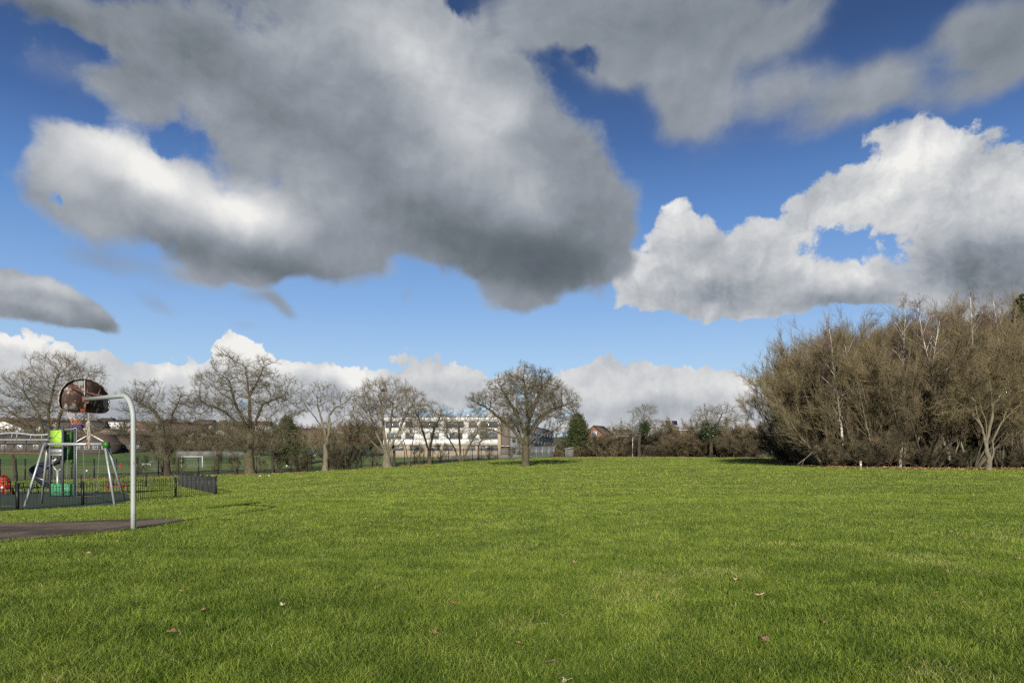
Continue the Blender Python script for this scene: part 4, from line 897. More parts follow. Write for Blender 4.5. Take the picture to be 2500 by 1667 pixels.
# ---------------------------------------------------------------- scrub and trees of the far hedge
def hedge():
    rnd = random.Random(9); hy = lambda px: float(np.interp(px, [p for p, _ in HEDGE], [d for _, d in HEDGE]))
    names = ['beside the palisade fence end', 'below the small pale shed', 'right of the pale shed', 'left of the flat-roofed club sign', 'before the broad evergreen, its right flank', 'under the red brick house', 'right of the red brick house', 'left of the ivied hedge tree', 'around the foot of the ivied hedge tree', 'before the white and green sign', 'right of the white and green sign', 'below the solar-roofed building', 'right of the solar-roofed building', 'below the long white roof', 'left of the tall ivied twin-topped tree', 'around the tall ivied twin-topped tree', 'right of the tall ivied twin-topped tree', 'in the gap before the wood', 'touching the tip of the wood']
    xs = [1358, 1385, 1412, 1440, 1428, 1462, 1490, 1515, 1545, 1578, 1606, 1632, 1658, 1684, 1708, 1735, 1765, 1795, 1826]
    tops = [1085, 1090, 1078, 1075, 1085, 1068, 1072, 1062, 1075, 1088, 1072, 1058, 1055, 1050, 1045, 1050, 1048, 1045, 1040]
    for i, (px, tp, nm) in enumerate(zip(xs, tops, names)):
        for j in range(2):
            plant(rnd.choice(('scrub', 'scrubB')), 'hedge_bush', ('brown bare hedge bush ' if j == 0 else 'taller hedge bush in the back row ')+nm, 'bush', px+j*9, hy(px)+1.5+j*4+rnd.random(), top=tp+(14 if j == 0 else -2)+rnd.uniform(-4, 5), seed=600+i*2+j, group='bare bushes of the far hedge', wide=1.25)
    for i, (px, tp, nm) in enumerate(((1522, 1030, 'left of the ivied hedge tree'), (1600, 1040, 'behind the white and green sign'), (1650, 1020, 'in front of the solar roof'), (1690, 1015, 'right of the long white roof'), (1780, 1035, 'next to the wood'), (1812, 1030, 'between hedge and wood'), (1838, 1015, 'leaning against the tip of the wood'), (1752, 1000, 'behind the twin-topped tree'))):
        plant(rnd.choice(('fanB', 'tallB')), 'hedge_tree', 'small bare tree '+nm, 'tree', px, hy(px)+6+rnd.random()*4, top=tp, seed=700+i, group='small bare trees of the far hedge', wide=1.1)
hedge()
hero_tree('hedge_tree', 'bare hedge tree with a ball of ivy in its crown, above the sign', 'tree', 1560, 1113, 143,
    [(1571, 1003, 27, 17), (1590, 1015, 18, 14), (1540, 1045, 26, 18), (1595, 1040, 24, 16), (1565, 1030, 28, 20)], seeds=[([(1560, 1080), (1564, 1045)], None, None)], n=1360, kill=0.50, seed=91, gnarl=1, wander=.35, trunk_r=.34, bark='bark_dark', tw=(5, .6))
hero_tree('hedge_tree', 'tall twin-topped bare tree with dark ivy on its stems, left of the wood', 'tree', 1736, 1112, 139,
    [(1722, 1000, 26, 17), (1765, 1000, 28, 18), (1700, 1020, 22, 14), (1790, 1020, 18, 16), (1745, 1035, 40, 22)], seeds=[([(1736, 1085), (1738, 1060)], None, None), ([(1728, 1030), (1720, 1005)], 0, 1), ([(1752, 1030), (1764, 1005)], 0, 1)], n=1530, kill=0.50, seed=92, gnarl=1, wander=.3, trunk_r=.36, bark='bark_dark', tw=(5, .6))
def ivy(label, px, py, d, rx, rz, seed, n=900):
    rng = np.random.default_rng(seed); C = unit(rng.normal(0, 1, (n//8, 3)))*(rng.random((n//8, 1))**.5)*np.array((rx, min(rx, rz), rz))*d/F*.9
    V, Q, t = leaves_cloud(rng, C, 16, .32, .16); o = obj('ivy', Acc().add(V, Q).mesh('ivy', M['ivy'], attr=t), loc=P(px, d, py)); tag(o, label, 'ivy'); return o
ivy('dark ball of ivy in the crown of the hedge tree above the sign', 1574, 1042, 143, 16, 16, 1)
ivy('dark ivy column on the left stem of the twin-topped tree', 1722, 1048, 139, 9, 24, 2)
ivy('green ivy mass on the right stem of the twin-topped tree', 1748, 1060, 139, 16, 30, 3, 1400)

# ---------------------------------------------------------------- fences
def path_points(path, spacing):
    p = np.array([((a-CX)/F*d, d) for a, d in path]); seg = np.concatenate([[0], np.cumsum(np.linalg.norm(np.diff(p, axis=0), axis=1))])
    n = max(2, int(seg[-1]/spacing)+1); t = np.linspace(0, seg[-1], n); return np.stack([np.interp(t, seg, p[:, 0]), np.interp(t, seg, p[:, 1])], 1)
def boundary_fence():
    pts = path_points(FENCE[2:11], 2.45); pts = np.concatenate([pts[:1]-(pts[1]-pts[0])*k for k in (3, 2, 1)]+[pts])
    root = thing('mesh_fence', 'tall dark steel mesh fence between the field and the school pitch', 'fence', (pts[0][0], pts[0][1], G(*pts[0])))
    base = np.array(root.location)
    for x, y in pts[:98]:
        z = G(x, y); o = obj('post', Acc().box((0, 0, 1.2), (.12, .12, 2.5)).box((0, 0, 2.47), (.14, .14, .03)).mesh('post', M['black_steel']), root, Vector((x, y, z))-root.location)
    a = Acc(); P0 = []; P1 = []
    for (x0, y0), (x1, y1) in zip(pts[:-1], pts[1:]):
        z0, z1 = G(x0, y0), G(x1, y1)
        for h in (.12, .5, .9, 1.3, 1.7, 2.05, 2.3): P0.append((x0, y0, z0+h)); P1.append((x1, y1, z1+h))
        for t in np.linspace(0, 1, 13)[1:-1]: P0.append((x0+(x1-x0)*t, y0+(y1-y0)*t, z0+(z1-z0)*t+.1)); P1.append((x0+(x1-x0)*t, y0+(y1-y0)*t, z0+(z1-z0)*t+2.3))
    a.prisms(np.array(P0)-base, np.array(P1)-base, .0065, .0065); obj('wire_mesh', a.mesh('wire_mesh', M['black_steel']), root)
boundary_fence()
def palisade():
    pts = path_points([(1283, 138.5), (1292, 141), (1352, 150), (1356, 156)], 2.75); root = thing('palisade_fence', 'grey steel palisade fence beside the school, right of the field oak', 'fence', (pts[0][0], pts[0][1], G(*pts[0])))
    base = np.array(root.location); posts = []
    for x, y in pts: obj('post', Acc().box((0, 0, 1.2), (.10, .06, 2.4)).mesh('post', M['galv']), root, Vector((x, y, G(x, y)))-root.location)
    a = Acc(); r = Acc()
    for (x0, y0), (x1, y1) in zip(pts[:-1], pts[1:]):
        z0, z1 = G(x0, y0), G(x1, y1); n = np.array((-(y1-y0), x1-x0)); n /= np.linalg.norm(n); n *= -.05
        for t in np.linspace(0, 1, 14)[:-1]:
            c = np.array((x0+(x1-x0)*t+n[0], y0+(y1-y0)*t+n[1], z0+(z1-z0)*t))-base; an = math.atan2(y1-y0, x1-x0)
            a.box(c+(0, 0, 1.25), (.07, .012, 2.3), an); a.box(c+(0, 0, 2.45), (.03, .012, .1), an)
        for h in (.45, 2.05): obj('rail', Acc().beam(np.array((x0, y0, z0+h))-base, np.array((x1, y1, z1+h))-base, .05, .05).mesh('rail', M['galv']), root)
    obj('pales', a.mesh('pales', M['galv']), root)
palisade()
def hoop_fence(label, path, Hh=1.1, spacing=2.75, sp=.16, closed_boards=False, skip_first=False):
    pts = path_points(path, spacing); root = thing('hoop_top_fence', label, 'fence', (pts[0][0], pts[0][1], G(*pts[0])), group='black hoop-topped railings round the playground'); base = np.array(root.location)
    for x, y in (pts[1:] if skip_first else pts):
        obj('post', Acc().box((0, 0, Hh/2), (.075, .075, Hh+.12)).box((0, 0, Hh+.065), (.09, .09, .02)).mesh('post', M['black_steel']), root, Vector((x, y, G(x, y)))-root.location)
    for (x0, y0), (x1, y1) in zip(pts[:-1], pts[1:]):
        a = Acc(); A = np.array((x0, y0, G(x0, y0)))-base; B = np.array((x1, y1, G(x1, y1)))-base; L = np.linalg.norm(B-A); m = max(2, int(L/(2*sp))); e = (B-A)/L
        for h in (.10, Hh-.16): a.beam(A+(0, 0, h), B+(0, 0, h), .035, .012)
        for i in range(m):
            c = A+(B-A)*((i+.5)/m); w = L/m/4
            arc = [c-e*w+np.array((0, 0, .04)), c-e*w+np.array((0, 0, Hh-.10))]+[c+e*w*math.cos(q)+np.array((0, 0, Hh-.10+.085*math.sin(q))) for q in np.linspace(math.pi, 0, 6)[1:-1]]+[c+e*w+np.array((0, 0, Hh-.10)), c+e*w+np.array((0, 0, .04))]
            a.tube(arc, .0145, 5, cap=False)
        obj('railing_panel', a.mesh('railing_panel', M['black_steel']), root)
    return root
hoop_fence('front run of the hoop-topped playground railings, nearest the tarmac', [(-160, 26.6), (0, 29.0), (300, 35.2), (437, 39.6), (528, 42.4)])
hoop_fence('side run of the hoop-topped railings, seen dense and edge-on at the playground corner', [(528, 42.4), (437, 60.5)], skip_first=True, sp=.14)
hoop_fence('back run of the hoop-topped railings behind the swings and slide', [(437, 60.5), (200, 61), (-120, 61.5)], skip_first=True, sp=.16)

# ---------------------------------------------------------------- basketball stand
def basketball():
    base = P(325.5, 16.35); bend = P(325.5, 16.35); root = thing('basketball_stand', 'white gooseneck basketball pole standing at the edge of the tarmac', 'basketball hoop', base)
    B = np.array(base)
    end = np.array(P(211, 18.15, 975)); top0 = np.array((base.x, base.y, 0)); ztop = end[2]-.03; R = .62
    h = np.array((end[0]-base.x, end[1]-base.y, 0)); L = np.linalg.norm(h); h /= L; pts = [B-(0, 0, .1), B+(0, 0, .5), B+(0, 0, 1.5), np.array((B[0], B[1], ztop-R))]
    for q in np.linspace(0, math.pi/2, 10)[1:]: pts.append(np.array((B[0], B[1], ztop-R))+h*R*(1-math.cos(q))+np.array((0, 0, R*math.sin(q))))
    pts.append(end*1.0); pts = np.array(pts); rr = np.full(len(pts), .058)
    obj('pole', Acc().tube(pts-B, rr, 20).mesh('pole', M['pole'], smooth=True), root)
    obj('base_collar', Acc().tube([(0, 0, 0), (0, 0, .035)], .075, 20).mesh('base_collar', M['concrete']), root)
    n = np.array((-.86, .51, 0)); n /= np.linalg.norm(n); s = np.array((-n[1], n[0], 0)); s = -s if s[0] < 0 else s; up = np.array((0, 0, 1.0))
    ctr = end+n*.10; c0 = np.array((ctr[0], ctr[1], 3.36))
    # fan-shaped board: (across, up) outline
    out = [(-.30, -.46), (.30, -.46), (.52, -.44), (.62, -.36), (.655, -.2), (.64, -.02), (.58, .15), (.47, .29), (.31, .39), (.14, .44), (0, .455), (-.14, .44), (-.31, .39), (-.47, .29), (-.58, .15), (-.64, -.02), (-.655, -.2), (-.62, -.36), (-.52, -.44)]
    def outline(k, o): return [c0+s*a*k+up*b*k+n*o for a, b in out]
    bd = bpy.data.objects.new('backboard', None)
    a = Acc().poly(np.array(outline(.985, 0))-c0, n*.012)
    bo = obj('backboard', a.mesh('backboard', M['rust_board']), root, Vector(c0-B)); bo['label'] = 'rust-eaten fan-shaped backboard'
    rim = Acc(); o1 = outline(1.0, -.02); V = []
    for k, o in ((1.0, -.03), (1.0, .025), (.975, .025), (.975, -.03)): V += [p-c0 for p in outline(k, o)]
    m = len(out); Q = [(r*m+i, r*m+(i+1) % m, ((r+1) % 4)*m+(i+1) % m, ((r+1) % 4)*m+i) for r in range(4) for i in range(m)]
    rim.add(V, Q); obj('rolled_edge', rim.mesh('rolled_edge', M['edge_paint']), bo)
    sm = Acc().beam(up*-.44-n*.008, up*.44-n*.008, .022, .022, up=tuple(s)); obj('centre_rib', sm.mesh('centre_rib', M['pole']), bo)
    br = Acc(); mid = end-h*.75+up*.055
    for sx, zz in ((-.40, .20), (.42, .24)): br.beam(mid, c0+s*sx+up*zz-n*.02, .028, .018)
    br.beam(end-h*1.0+up*.06, c0+s*.02+up*.10-n*.02, .02, .014)
    V = br; me = V.mesh('brace', M['rust_steel']); me.transform(__import__('mathutils').Matrix.Translation(Vector(-B))); obj('brace', me, root)
    bk = Acc(); bk.box(end-B+n*.045, (.16, .05, .16), math.atan2(s[1], s[0])); bk.beam(end-B+n*.03-up*.02, c0-B-n*.012-up*.42, .05, .03, up=tuple(s)); bk.beam(end-B-h*.16-up*.05, c0-B-n*.012-up*.2, .012, .10)
    obj('bracket', bk.mesh('bracket', M['rust_steel']), root)
    rc = c0+n*.36-up*.43; rr = .228; a = Acc(); ring = [rc+rr*(math.cos(t)*s+math.sin(t)*n) for t in np.linspace(0, 2*math.pi, 33)]
    a.tube(np.array(ring)-rc, .0105, 6, cap=False); a.box(c0-rc+n*.05-up*.40, (.20, .10, .11), math.atan2(s[1], s[0])); a.beam(c0-rc+n*.05-up*.42+s*.07, n*-.13+s*.12-up*.02, .01, .03); a.beam(c0-rc+n*.05-up*.42-s*.07, n*-.13-s*.12-up*.02, .01, .03)
    hp = obj('hoop', a.mesh('hoop', M['hoop']), root, Vector(rc-B))
    K = 13; nets = {'net_white': Acc(), 'net_orange': Acc(), 'net_blue': Acc()}; rng = random.Random(3)
    prof = [(0, .226), (.10, .20), (.19, .155), (.26, .135), (.33, .13), (.42, .14)]
    nodes = [[rc*0+up*-z_+(r+rng.uniform(-.01, .01))*(math.cos(2*math.pi*(j+.5*(i % 2))/K)*s+math.sin(2*math.pi*(j+.5*(i % 2))/K)*n)+up*rng.uniform(-.008, .008) for j in range(K)] for i, (z_, r) in enumerate(prof)]
    for i in range(5):
        key = ('net_white', 'net_white', 'net_orange', 'net_orange', 'net_blue')[i]
        for j in range(K):
            for dj in ((0, -1) if i % 2 == 0 else (0, 1)):
                A_, B_ = nodes[i][j], nodes[i+1][(j+dj) % K]; nets[key].tube([A_, (A_+B_)/2+up*-.006, B_], .0065 if i < 4 else .009, 4, cap=False)
    for k, acc in nets.items(): o = obj('net', acc.mesh('net', M[k]), hp); o['label'] = {'net_white': 'white upper net', 'net_orange': 'orange middle net', 'net_blue': 'blue net hem'}[k]
    # frayed rope tangled from the board
    a = Acc(); r2 = random.Random(8); p0 = c0-n*.04-up*.46+s*.09
    def strand(pts, r): a.tube(pts, r, 4, cap=False)
    strand([np.zeros(3), np.array((.0, .0, -.12)), np.array((.005, 0, -.24))], .009)
    for q in range(22):
        x = 0; pts = [np.array((0.0, 0, -.2))]; L_ = r2.uniform(.35, .75); off = r2.uniform(-.05, .05); ph = r2.uniform(0, 6)
        for i in range(1, 12):
            t = i/11; w = .055*math.sin(math.pi*min(1, t*1.15))+.008; pts.append(np.array((off*t+w*math.sin(ph+t*9+q), w*math.cos(ph+t*7+q*2), -.2-L_*t+.02*math.sin(t*20+q))))
        strand(pts, r2.uniform(.004, .0075))
    strand([np.array((.0, 0, -.7)), np.array((.02, 0, -.82)), np.array((.0, .01, -.95))], .006)
    o = obj('frayed_rope', a.mesh('frayed_rope', M['rope']), loc=Vector(p0)); tag(o, 'tangled frayed white rope hanging below the rusty backboard', 'rope')
basketball()

# ---------------------------------------------------------------- playground
def swing():
    d = 33.0; top = 1084; zt = P(0, d, top).z; xl = (113-CX)/F*d; xr = (256-CX)/F*d; root = thing('swing_set', 'galvanised two-seat swing set with green corner brackets', 'swing', (( xl+xr)/2, d, G((xl+xr)/2, d)))
    Bv = np.array(root.location); A = np.array((xl, d, zt)); C = np.array((xr, d, zt))
    a = Acc().tube([A-Bv, C-Bv], .075, 16); obj('top_beam', a.mesh('top_beam', M['galv'], smooth=False), root)
    m = Acc().box((A+C)/2-Bv+np.array((.65, -.077, 0)), (.22, .012, .06)); obj('maker_plate', m.mesh('maker_plate', M['red']), root)
    feet = [((59, 1232, 32.3), A, -.07), ((101, 1227, 34.6), A, .02), ((280, 1229, 32.6), C, 0), ((306, 1224, 34.6), C, .07)]
    for (px, py, dd), T, o in feet:
        f = P(px, dd); f = np.array((f.x, f.y, G(f.x, f.y)-.05)); t = T+np.array((o, (dd-d)*.05, .03))
        obj('leg', Acc().tube([f-Bv, t-Bv], .055, 12).mesh('leg', M['galv'], smooth=False), root)
    for T, sgn in ((A, 1), (C, -1)):
        q = [(-.14*sgn, .12), (.10*sgn, .14), (.16*sgn, -.03), (.05*sgn, -.20), (-.16*sgn, -.16)]
        pl = [T-Bv+np.array((x-(.04*sgn), -.10, z)) for x, z in q]; obj('corner_bracket', Acc().poly(pl, (0, .20, 0)).mesh('corner_bracket', M['green_panel'] if sgn < 0 else M['dark_post']), root)
    for (t0, t1, b0, b1, sy) in (((127, 1092), (165.5, 1092), (131.5, 1200), (161, 1199), 1203), ((202, 1094), (243, 1092), (208, 1199), (236, 1199), 1201)):
        X = lambda px: (px-CX)/F*d; Zp = lambda py: CAM_Z+(HY-py)*d/F
        seat = Acc(); xs = np.linspace(X(b0[0]), X(b1[0]), 9); zc = Zp(sy)
        V = [];
        for x in xs:
            u = (x-xs[0])/(xs[-1]-xs[0])*2-1; z = zc+.07*u*u
            for y, dz in ((-.09, 0), (.09, 0), (.09, -.03), (-.09, -.03)): V.append((x-Bv[0], y, z+dz-Bv[2]))
        Q = [(4*i+j, 4*i+(j+1) % 4, 4*i+4+(j+1) % 4, 4*i+4+j) for i in range(8) for j in range(4)]+[(0, 3, 2, 1), (32, 33, 34, 35)]
        so = obj('swing_seat', seat.add(V, Q).mesh('swing_seat', M['dark_post']), root)
        for tt, bb in ((t0, b0), (t1, b1)):
            ch = Acc(); p0 = np.array((X(tt[0])-Bv[0], 0, Zp(1090)-Bv[2])); p1 = np.array((X(bb[0])-Bv[0], 0, zc+.07-Bv[2])); N_ = 46
            for i in range(N_):
                u0, u1 = p0+(p1-p0)*(i-.1)/N_, p0+(p1-p0)*(i+1.1)/N_; off = np.array((.011, 0, 0)) if i % 2 else np.array((0, .011, 0))
                pts = [u0-off*.2, u0+off, u1+off, u1-off*.2, u1-off, u0-off]; ch.tube(pts, .0048, 4, cap=False)
            obj('chain', ch.mesh('chain', M['galv']), so)
            obj('hanger', Acc().cyl(p0+(0, 0, .01), p0+(0, 0, -.09), .03, 8).mesh('hanger', M['dark_post']), root)
swing()

def climbing_tower():
    d = 41.0; sc = F/d; root = thing('climbing_tower', 'playground tower with lime and dark green panels, black spiral slide and overhead ladder', 'climbing frame', P(153, d)); B = np.array(root.location)
    pt = lambda px, dd, py: np.array(P(px, dd, py))-B
    g = {1: (122, 41.7), 2: (153, 41.0), 3: (182, 41.7), 4: (150.5, 42.45)}; tops = {1: 1050, 2: 1041, 3: 1040, 4: 1052}
    ground = {k: np.array(P(px, dd))-B for k, (px, dd) in g.items()}
    for k in g:
        b = ground[k]; t = pt(g[k][0], g[k][1], tops[k]); t[0:2] = b[0:2]
        obj('post', Acc().box((b+t)/2, (.115, .115, t[2]-b[2]), .75).box(t+(0, 0, .01), (.13, .13, .03), .75).mesh('post', M['dark_post']), root)
    def panel(k0, k1, y0, y1, name, m, f0=0.0, f1=1.0, th=.03, inset=.06):
        a, b = ground[k0], ground[k1]; e = (b-a); e[2] = 0; L = np.linalg.norm(e); e = e/L; z0 = pt(150, 41.3, y1)[2]; z1 = pt(150, 41.3, y0)[2]
        p, q = a+e*(inset+(L-2*inset)*f0), a+e*(inset+(L-2*inset)*f1); nrm = np.array((-e[1], e[0], 0)); c = (p+q)/2; c[2] = (z0+z1)/2
        o = obj(name, Acc().box(c, (np.linalg.norm((q-p)[:2]), th, z1-z0), math.atan2(e[1], e[0])).mesh(name, m), root)
        return o, c, e, nrm, np.linalg.norm((q-p)[:2]), z0, z1
    def grooves(info, lines, m='frame_dark'):
        o, c, e, nrm, w, z0, z1 = info; a = Acc(); s_ = -1 if nrm[1] > 0 else 1
        for x0, y0, x1, y1 in lines:
            P0 = c+e*(x0-.5)*w+nrm*s_*.019; P0 = np.array((P0[0], P0[1], z0+(z1-z0)*y0)); P1 = c+e*(x1-.5)*w+nrm*s_*.019; P1 = np.array((P1[0], P1[1], z0+(z1-z0)*y1)); a.beam(P0, P1, .012, .035, up=tuple(nrm))
        obj('groove', a.mesh('groove', M[m]), o)
    grooves(panel(1, 2, 1050, 1090, 'lime_panel', M['lime']), [(0, .50, .3, .50), (.3, .50, .75, .92), (.75, .92, 1, .92), (.55, .66, .75, .50), (.75, .50, 1, .50)])
    panel(2, 3, 1052, 1081, 'window_panel', M['green_panel'], 0, .30); panel(2, 3, 1052, 1081, 'window_panel', M['green_panel'], .62, 1)
    panel(4, 3, 1071, 1081, 'lime_panel', M['lime'], .1, .7); panel(1, 4, 1052, 1088, 'lime_panel', M['green_panel'])
    grooves(panel(2, 3, 1091, 1122, 'green_panel', M['green_panel']), [(0, .55, .25, .55), (.25, .55, .5, .2), (.5, .85, .75, .55), (.5, .2, .28, .05), (.75, .55, 1, .55)])
    panel(2, 3, 1122, 1130, 'green_panel', M['green_panel'], 0, .12); panel(2, 3, 1122, 1130, 'green_panel', M['green_panel'], .72, 1)
    panel(2, 3, 1081, 1085, 'cross_rail', M['galv'], th=.05)
    fl = [ground[k]*np.array((1, 1, 0))+np.array((0, 0, pt(150, 41.3, 1108)[2])) for k in (1, 2, 3, 4)]
    obj('platform', Acc().poly(fl, (0, 0, -.09)).mesh('platform', M['galv']), root)
    panel(1, 2, 1096, 1106, 'skirt_panel', M['galv'])
    lp = panel(1, 3, 1181, 1210, 'play_panel', M['teal_panel']); o, c_, e, nrm, w, z0, z1 = lp
    a = Acc()
    for rr in (.07, .16, .25):
        cc = c_+e*-.02+np.array((0, 0, -.02))-nrm*.022*(1 if nrm[1] > 0 else -1); a.tube([cc+rr*(math.cos(t)*e+math.sin(t)*np.array((0, 0, 1))) for t in np.linspace(0, 2*math.pi, 25)], .009, 5, cap=False)
    a.box(c_+e*.5*.62*w+np.array((0, 0, -.15))-nrm*.02*(1 if nrm[1] > 0 else -1), (.10, .02, .10), math.atan2(e[1], e[0])); obj('maze_groove', a.mesh('maze_groove', M['frame_dark']), o)
    # spiral slide: half-pipe swept down a helix behind the left side
    c0 = np.array(P(133, 43.2))-B; hz = pt(140, 42.6, 1110)[2]; K = 40; R_ = .86; r = .36; V = []; prof = np.linspace(-.25, math.pi+.25, 13)
    for i in range(K):
        t = i/(K-1); an = math.radians(35)+t*math.radians(330); Rr = R_+.55*max(0, t-.80)*5*.35; z = hz*(1-t)**.95+.22
        cx = c0+np.array((math.cos(an)*Rr-.42*t, math.sin(an)*Rr*.8, z)); rad = np.array((math.cos(an), math.sin(an), 0))
        for q in prof:
            bank = .35*rad*math.cos(q)*0; V.append(cx+rad*math.cos(q)*r+np.array((0, 0, -math.sin(q)*r*.85))+np.array((0, 0, .12*math.cos(q))))
        for q in prof[::-1]: V.append(cx+rad*math.cos(q)*(r-.03)+np.array((0, 0, -math.sin(q)*(r-.03)*.85+.012))+np.array((0, 0, .12*math.cos(q))))
    m = 26; Q = [(i*m+j, i*m+(j+1) % m, (i+1)*m+(j+1) % m, (i+1)*m+j) for i in range(K-1) for j in range(m)]
    sl = obj('spiral_slide', Acc().add(V, Q).mesh('spiral_slide', M['slide'], smooth=True), root); a = Acc()
    for i in range(2, K-1, 5):
        seg = [np.array(V[i*m+j])+np.array((0, 0, -.015)) for j in range(13)]; a.tube(seg, .022, 5, cap=False)
    obj('slide_flange', a.mesh('slide_flange', M['slide']), sl)
    sp = c0+np.array((0, 0, 0)); obj('slide_column', Acc().tube([(sp[0]+.2, sp[1], 0), (sp[0]+.2, sp[1], hz*.62)], .075, 12).tube([(sp[0]+.2, sp[1], hz*.58), (sp[0]-.1, sp[1], hz*.72)], .05, 8).tube([(sp[0]+.2, sp[1], hz*.58), (sp[0]+.5, sp[1], hz*.68)], .05, 8).mesh('slide_column', M['galv'], smooth=True), root)
    # fireman's pole and its arm
    f = ground[3]+np.array((.27, -.25, 0)); ft = pt(192, 41.5, 1043)[2]
    obj('sliding_pole', Acc().tube([(f[0], f[1], 0), (f[0], f[1], ft)], .022, 8).tube([(f[0], f[1], ft-.02), (f[0]-.35, f[1]+.15, ft-.1), (ground[2][0]+.1, ground[2][1]+.1, ft-.16)], .022, 8).mesh('sliding_pole', M['galv'], smooth=True), root)
    # overhead ladder running off to the left
    a = Acc(); b = Acc(); n = 30
    for dd, yb, rr in ((41.2, 1060, .028), (42.2, 1058, .028)):
        pts = [pt(118-i*8.5, dd, yb+2.6*math.sin(i*.42+.3)-.12*i*0) for i in range(n)]; a.tube(pts, rr, 7)
        pts = [pt(118-i*8.5, dd, 1074-(.5 if dd < 42 else 1.5)) for i in range(n)]; a.tube(pts, .024, 7)
        for i in (2, 5, 9, 10.4, 15, 19, 23, 27): a.tube([pt(118-i*8.5, dd, yb+2.6*math.sin(i*.42+.3)), pt(118-i*8.5+(-2 if i % 2 else 1), dd, 1073.5)], .018, 6)
    for i in range(1, n, 2): b.tube([pt(118-i*8.5, 41.2, 1074-.5), pt(118-i*8.5, 42.2, 1074-1.5)], .016, 6)
    obj('overhead_ladder', a.mesh('overhead_ladder', M['galv'], smooth=True), root); obj('rungs', b.mesh('rungs', M['galv']), root)
    a = Acc().tube([pt(104-i*9, 41.7, 1106.5+.6*math.sin(i)) for i in range(26)], .045, 8); obj('balance_beam', a.mesh('balance_beam', M['rust_steel'], smooth=True), root)
    for px in (11, 63, -60, -120):
        a = Acc().tube([pt(px, 41.7, 1077), pt(px+.3, 41.7, 1091), pt(px, 41.7, 1106)], .028, 6).sphere(pt(px, 41.7, 1077), .07, 8, 5).sphere(pt(px-1, 41.7, 1106), .07, 8, 5); obj('hanging_rope', a.mesh('hanging_rope', M['dark_post']), root)
    for px in (-100, ):
        q = pt(px, 41.6, 1050); obj('end_post', Acc().box((q[0], q[1], q[2]/2+.2), (.12, .12, q[2]+.4)).mesh('end_post', M['dark_post']), root)
climbing_tower()

def rocket():
    loc = P(10, 45.5); s = 45.5/F; root = thing('rocket_toy', 'red rocket-shaped playhouse with fins near the left edge of the picture', 'play rocket', loc); H = 51*s
    a = Acc(); k = 8; r = 14.2*s*1.0
    for i in range(k):
        t = 2*math.pi*i/k; c = np.array((math.cos(t), math.sin(t), 0))
        a.beam(c*r*.86+(0, 0, H*.26), c*r*.86+(0, 0, H*.64), .05, .05); a.beam(c*r*.80+(0, 0, H*.72), (0, 0, H*.98), .035, .035); a.beam(c*r*.82+(0, 0, H*.62), c*r*.80+(0, 0, H*.73), .04, .04)
    for z, rr, h in ((.26, .92, .05), (.46, .92, .03), (.62, .95, .05), (.72, .86, .04)): a.tube([(0, 0, H*z), (0, 0, H*(z+h))], r*rr, 16) if z != .46 else a.tube([(0, 0, H*z), (0, 0, H*(z+h))], r*.9, 16)
    a.sphere((0, 0, H*.97), .07, 8, 6); obj('cabin', a.mesh('cabin', M['red']), root)
    obj('panel', Acc().tube([(0, 0, H*.28), (0, 0, H*.44)], r*.88, 16).mesh('panel', M['red']), root)
    for i in range(4):
        t = math.pi/4+math.pi/2*i; c = np.array((math.cos(t), math.sin(t), 0)); n = np.array((-c[1], c[0], 0)); pl = [c*r*.8+np.array((0, 0, H*.42)), c*r*1.25+np.array((0, 0, H*.30)), c*r*1.65+np.array((0, 0, 0)), c*r*1.15+np.array((0, 0, 0)), c*r*.8+np.array((0, 0, H*.12))]
        obj('fin', Acc().poly([p-n*.025 for p in pl], n*.05).mesh('fin', M['red']), root)
    for x, z in ((-.1, .5), (.12, .36)): obj('badge', Acc().sphere((x-.0, -r*.93, H*z), .09, 12, 6, (1, .25, .8)).mesh('badge', M['sky_cloth']), root)
rocket()
def picnic(label, px, py, d, m_top, m_leg, wid, group):
    loc = P(px, d); root = thing('picnic_table', label, 'picnic table', loc, math.radians(12), group=group); w = wid
    obj('table_top', Acc().box((0, 0, .74), (w, .7, .05)).mesh('table_top', m_top), root)
    for s_ in (-1, 1): obj('bench', Acc().box((0, s_*.62, .44), (w, .27, .045)).mesh('bench', m_leg), root)
    for sx in (-1, 1):
        a = Acc()
        for s_ in (-1, 1): a.beam((sx*w*.32, s_*.25, .72), (sx*w*.32, s_*.62, 0), .05, .05)
        a.beam((sx*w*.32, -.68, .40), (sx*w*.32, .68, .40), .05, .05); obj('leg_frame', a.mesh('leg_frame', m_leg), root)
picnic('teal-topped picnic table between the red rocket and the black slide', 68, 1200, 47, M['teal_panel'], M['black_steel'], 1.3, None)
picnic('purple-topped picnic table with red benches right of the swings', 287, 1196, 51, M['purple'], M['red'], 1.6, None)

